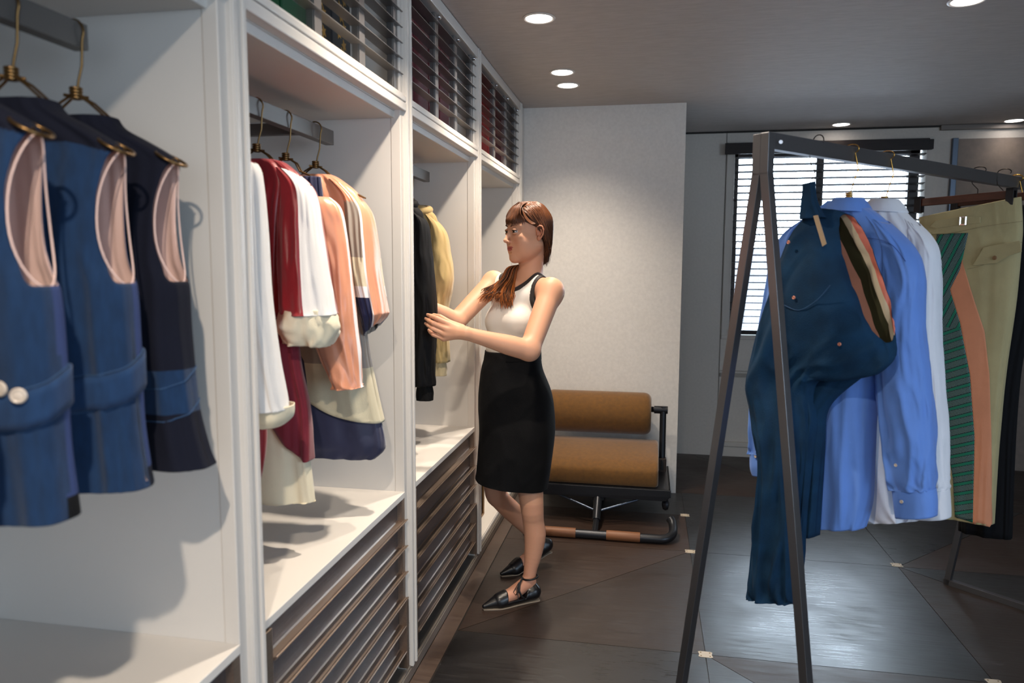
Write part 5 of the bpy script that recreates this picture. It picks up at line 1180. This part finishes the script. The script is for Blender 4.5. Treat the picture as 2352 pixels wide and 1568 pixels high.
# clear the face and the ear
sl3, (X, Y, Z) = Hh.sub(Hh.lo, Hh.lo+Hh.n*Hh.h, 0)
xx = (X-HC[0])*HF[0]+(Y-HC[1])*HF[1]+(Z-HC[2])*HF[2]; yy = (X-HC[0])*HL[0]+(Y-HC[1])*HL[1]+(Z-HC[2])*HL[2]; zz = (X-HC[0])*HU[0]+(Y-HC[1])*HU[1]+(Z-HC[2])*HU[2]
face = np.maximum(xx-(-.012+.9*np.clip(zz-.030, 0, 1)+.02*np.clip((zz+.02)/.05, 0, 1)), -(.066-zz)*1.0) if False else None
front = xx-(-.034+2.1*np.clip(zz-.006, 0, .2))          # in front of this the skin shows
Hh.d = np.maximum(Hh.d, (front*.8).astype(np.float32))
V, Fc = Hh.mesh(2); del Hh
hc1, hc2, hc3 = lin((74, 42, 26)), lin((102, 62, 38)), lin((190, 108, 48))
hairm = colmat('brown_hair', .42, spec=.35); 
hm = hairm.node_tree.nodes['Principled BSDF']; hm.inputs['Anisotropic'].default_value = .6
hair_cap = (V, Fc, np.tile(hc1*.8, (len(V), 1)))
HV, HFc, HCo = [V], [Fc], [hair_cap[2]]; off = len(V)
def strand(pts, r, c0, c1, n=20, sides=4):
    global off
    S_ = crom(pts, n); k = len(S_); t = np.gradient(S_, axis=0); t /= np.linalg.norm(t, axis=1)[:, None]+1e-9
    up = np.array([.3, -.5, .8]); a = np.cross(t, up); a /= np.linalg.norm(a, axis=1)[:, None]+1e-9; b = np.cross(a, t)
    w = np.linspace(0, 1, k); rr = r*np.minimum(1, (1-w)*4+.15)*np.minimum(1, w*6+.4)
    vs = []
    for j in range(sides): 
        q_ = 2*math.pi*j/sides; vs.append(S_+(a*math.cos(q_)+b*math.sin(q_))*rr[:, None])
    vs = np.stack(vs, 1).reshape(-1, 3); fs = []
    for i in range(k-1):
        for j in range(sides): fs.append((i*sides+j, i*sides+(j+1) % sides, (i+1)*sides+(j+1) % sides, (i+1)*sides+j))
    HV.append(vs); HFc.append(np.array(fs)+off); off += len(vs)
    HCo.append(np.repeat(c0[None]*(1-w[:, None])+c1[None]*w[:, None], sides, axis=0))
def rc(): return (hc1 if rs.rand() < .5 else hc2)*(.7+.7*rs.rand())
def skull(th, ph, r=1.0, c=(-.016, 0, .041), rad=(.093, .080, .090)):     # th from the top, ph round from the front towards the left
    return hd(c[0]+rad[0]*r*math.sin(th)*math.cos(ph), c[1]+rad[1]*r*math.sin(th)*math.sin(ph), c[2]+rad[2]*r*math.cos(th))
nap = lambda: hd(-.074+rs.normal()*.007, .004+rs.normal()*.007, -.112+rs.normal()*.012)
for i in range(900):                                   # sides and back, swept behind the ears to the nape
    s_ = 1 if rs.rand() < .6 else -1; ph0 = s_*(.35+2.75*rs.rand()); rr = 1.0+.022*rs.rand()
    p0 = hd(-.010+.05*rs.rand()-.03, .004+rs.normal()*.004, .131)
    if abs(ph0) < 1.7:                                  # temple hair goes back over the top of the ear
        k_ = rs.rand(); mid = skull(.62+.25*k_, ph0+s_*.1, rr+.02); m2 = skull(1.00+.36*k_, s_*(.55*abs(ph0)+.85), rr+.02); m3 = hd(-.052+rs.normal()*.006, s_*(.070+.004*rs.rand()), -.030+rs.normal()*.008)
    else:
        mid = skull(.8, ph0, rr*.975); m2 = skull(1.5, ph0, rr); m3 = hd(-.075-.022*abs(math.cos(ph0)), .052*math.sin(ph0), -.045+rs.normal()*.006)
    strand([p0, skull(.40, ph0, rr*.985), mid, m2, m3, nap()], .0016+.0012*rs.rand(), rc(), rc(), 24)
for i in range(190):                                   # fringe
    y = rs.uniform(-.052, .066); p0 = hd(.005+rs.normal()*.01, y*.25, .131); p1 = hd(.052, y*.72, .112); p2 = hd(.082-.30*abs(y)**1.15*1.0, y*.98, .078); p3 = hd(.0945-9*y*y, y*1.04, .056+rs.normal()*.002); p4 = hd(.0955-9.5*y*y, y*1.06, .040+rs.normal()*.0035)
    strand([p0, p1, p2, p3, p4], .0017+.0010*rs.rand(), rc(), rc()*1.1, 18)
for i in range(60):                                    # side lock by the temple, tucked over the ear
    p0 = hd(.02+rs.normal()*.01, .02, .128); a = rs.rand()
    strand([p0, hd(.050, .046, .100), hd(.050-.012*a, .066, .060), hd(.028-.01*a, .0745, .036+.006*a), hd(.000, .0790, .031+.004*a), hd(-.030, .0780, .020), hd(-.052, .066, -.030), nap()], .0016+.001*rs.rand(), rc(), rc(), 26)
# the tail: from the nape round the far side of the neck and down over the chest
def P_(x, y, Y): return np.array(onY(x, y, Y))
for i in range(560):
    u, w_ = rs.rand(), rs.normal()*.010; v = rs.uniform(-1, 1)
    q0 = hd(-.078, .0+rs.normal()*.008, -.105+rs.normal()*.008); q1 = hd(-.030, -.062, -.128+.01*v); 
    q2 = P_(1182+11*v, 612, 3.085)+[0, w_, 0]; q3 = P_(1168+17*v, 640, 3.055)+[0, w_*.8, 0]; q4 = P_(1150+27*v+3*rs.normal(), 668, 3.015-.012*v)+[0, w_*.6, 0]
    e = rs.rand(); yend = 676+26*e+ (8 if v > .2 else -6); q5 = P_(1143+34*v-10*(v < -.3)*e+4*rs.normal(), yend, 2.995-.012*v)+[0, w_*.4, 0]; q4 = q4+np.array([.004*math.sin(14*v), .0, 0])
    c0 = rc()*.8; c1 = (hc3 if rs.rand() < .55 and e > .25 else hc2)*(.7+.6*rs.rand())
    strand([q0, q1, q2, q3, q4, q5], .0011+.0012*rs.rand(), c0, c1, 26)
for i in range(16):                                    # loose ends over the far shoulder
    q0 = P_(1165, 630, 3.07); q1 = P_(1140+rs.normal()*3, 650, 3.04); q2 = P_(1118+rs.normal()*6, 664+rs.normal()*5, 3.02)
    strand([q0, q1, q2, q2+np.array([-.006, 0, -.006])], .0014, rc(), hc2*1.2, 14)
net_obj('hair', np.concatenate(HV), np.concatenate(HFc), hairm, wo, np.concatenate(HCo))
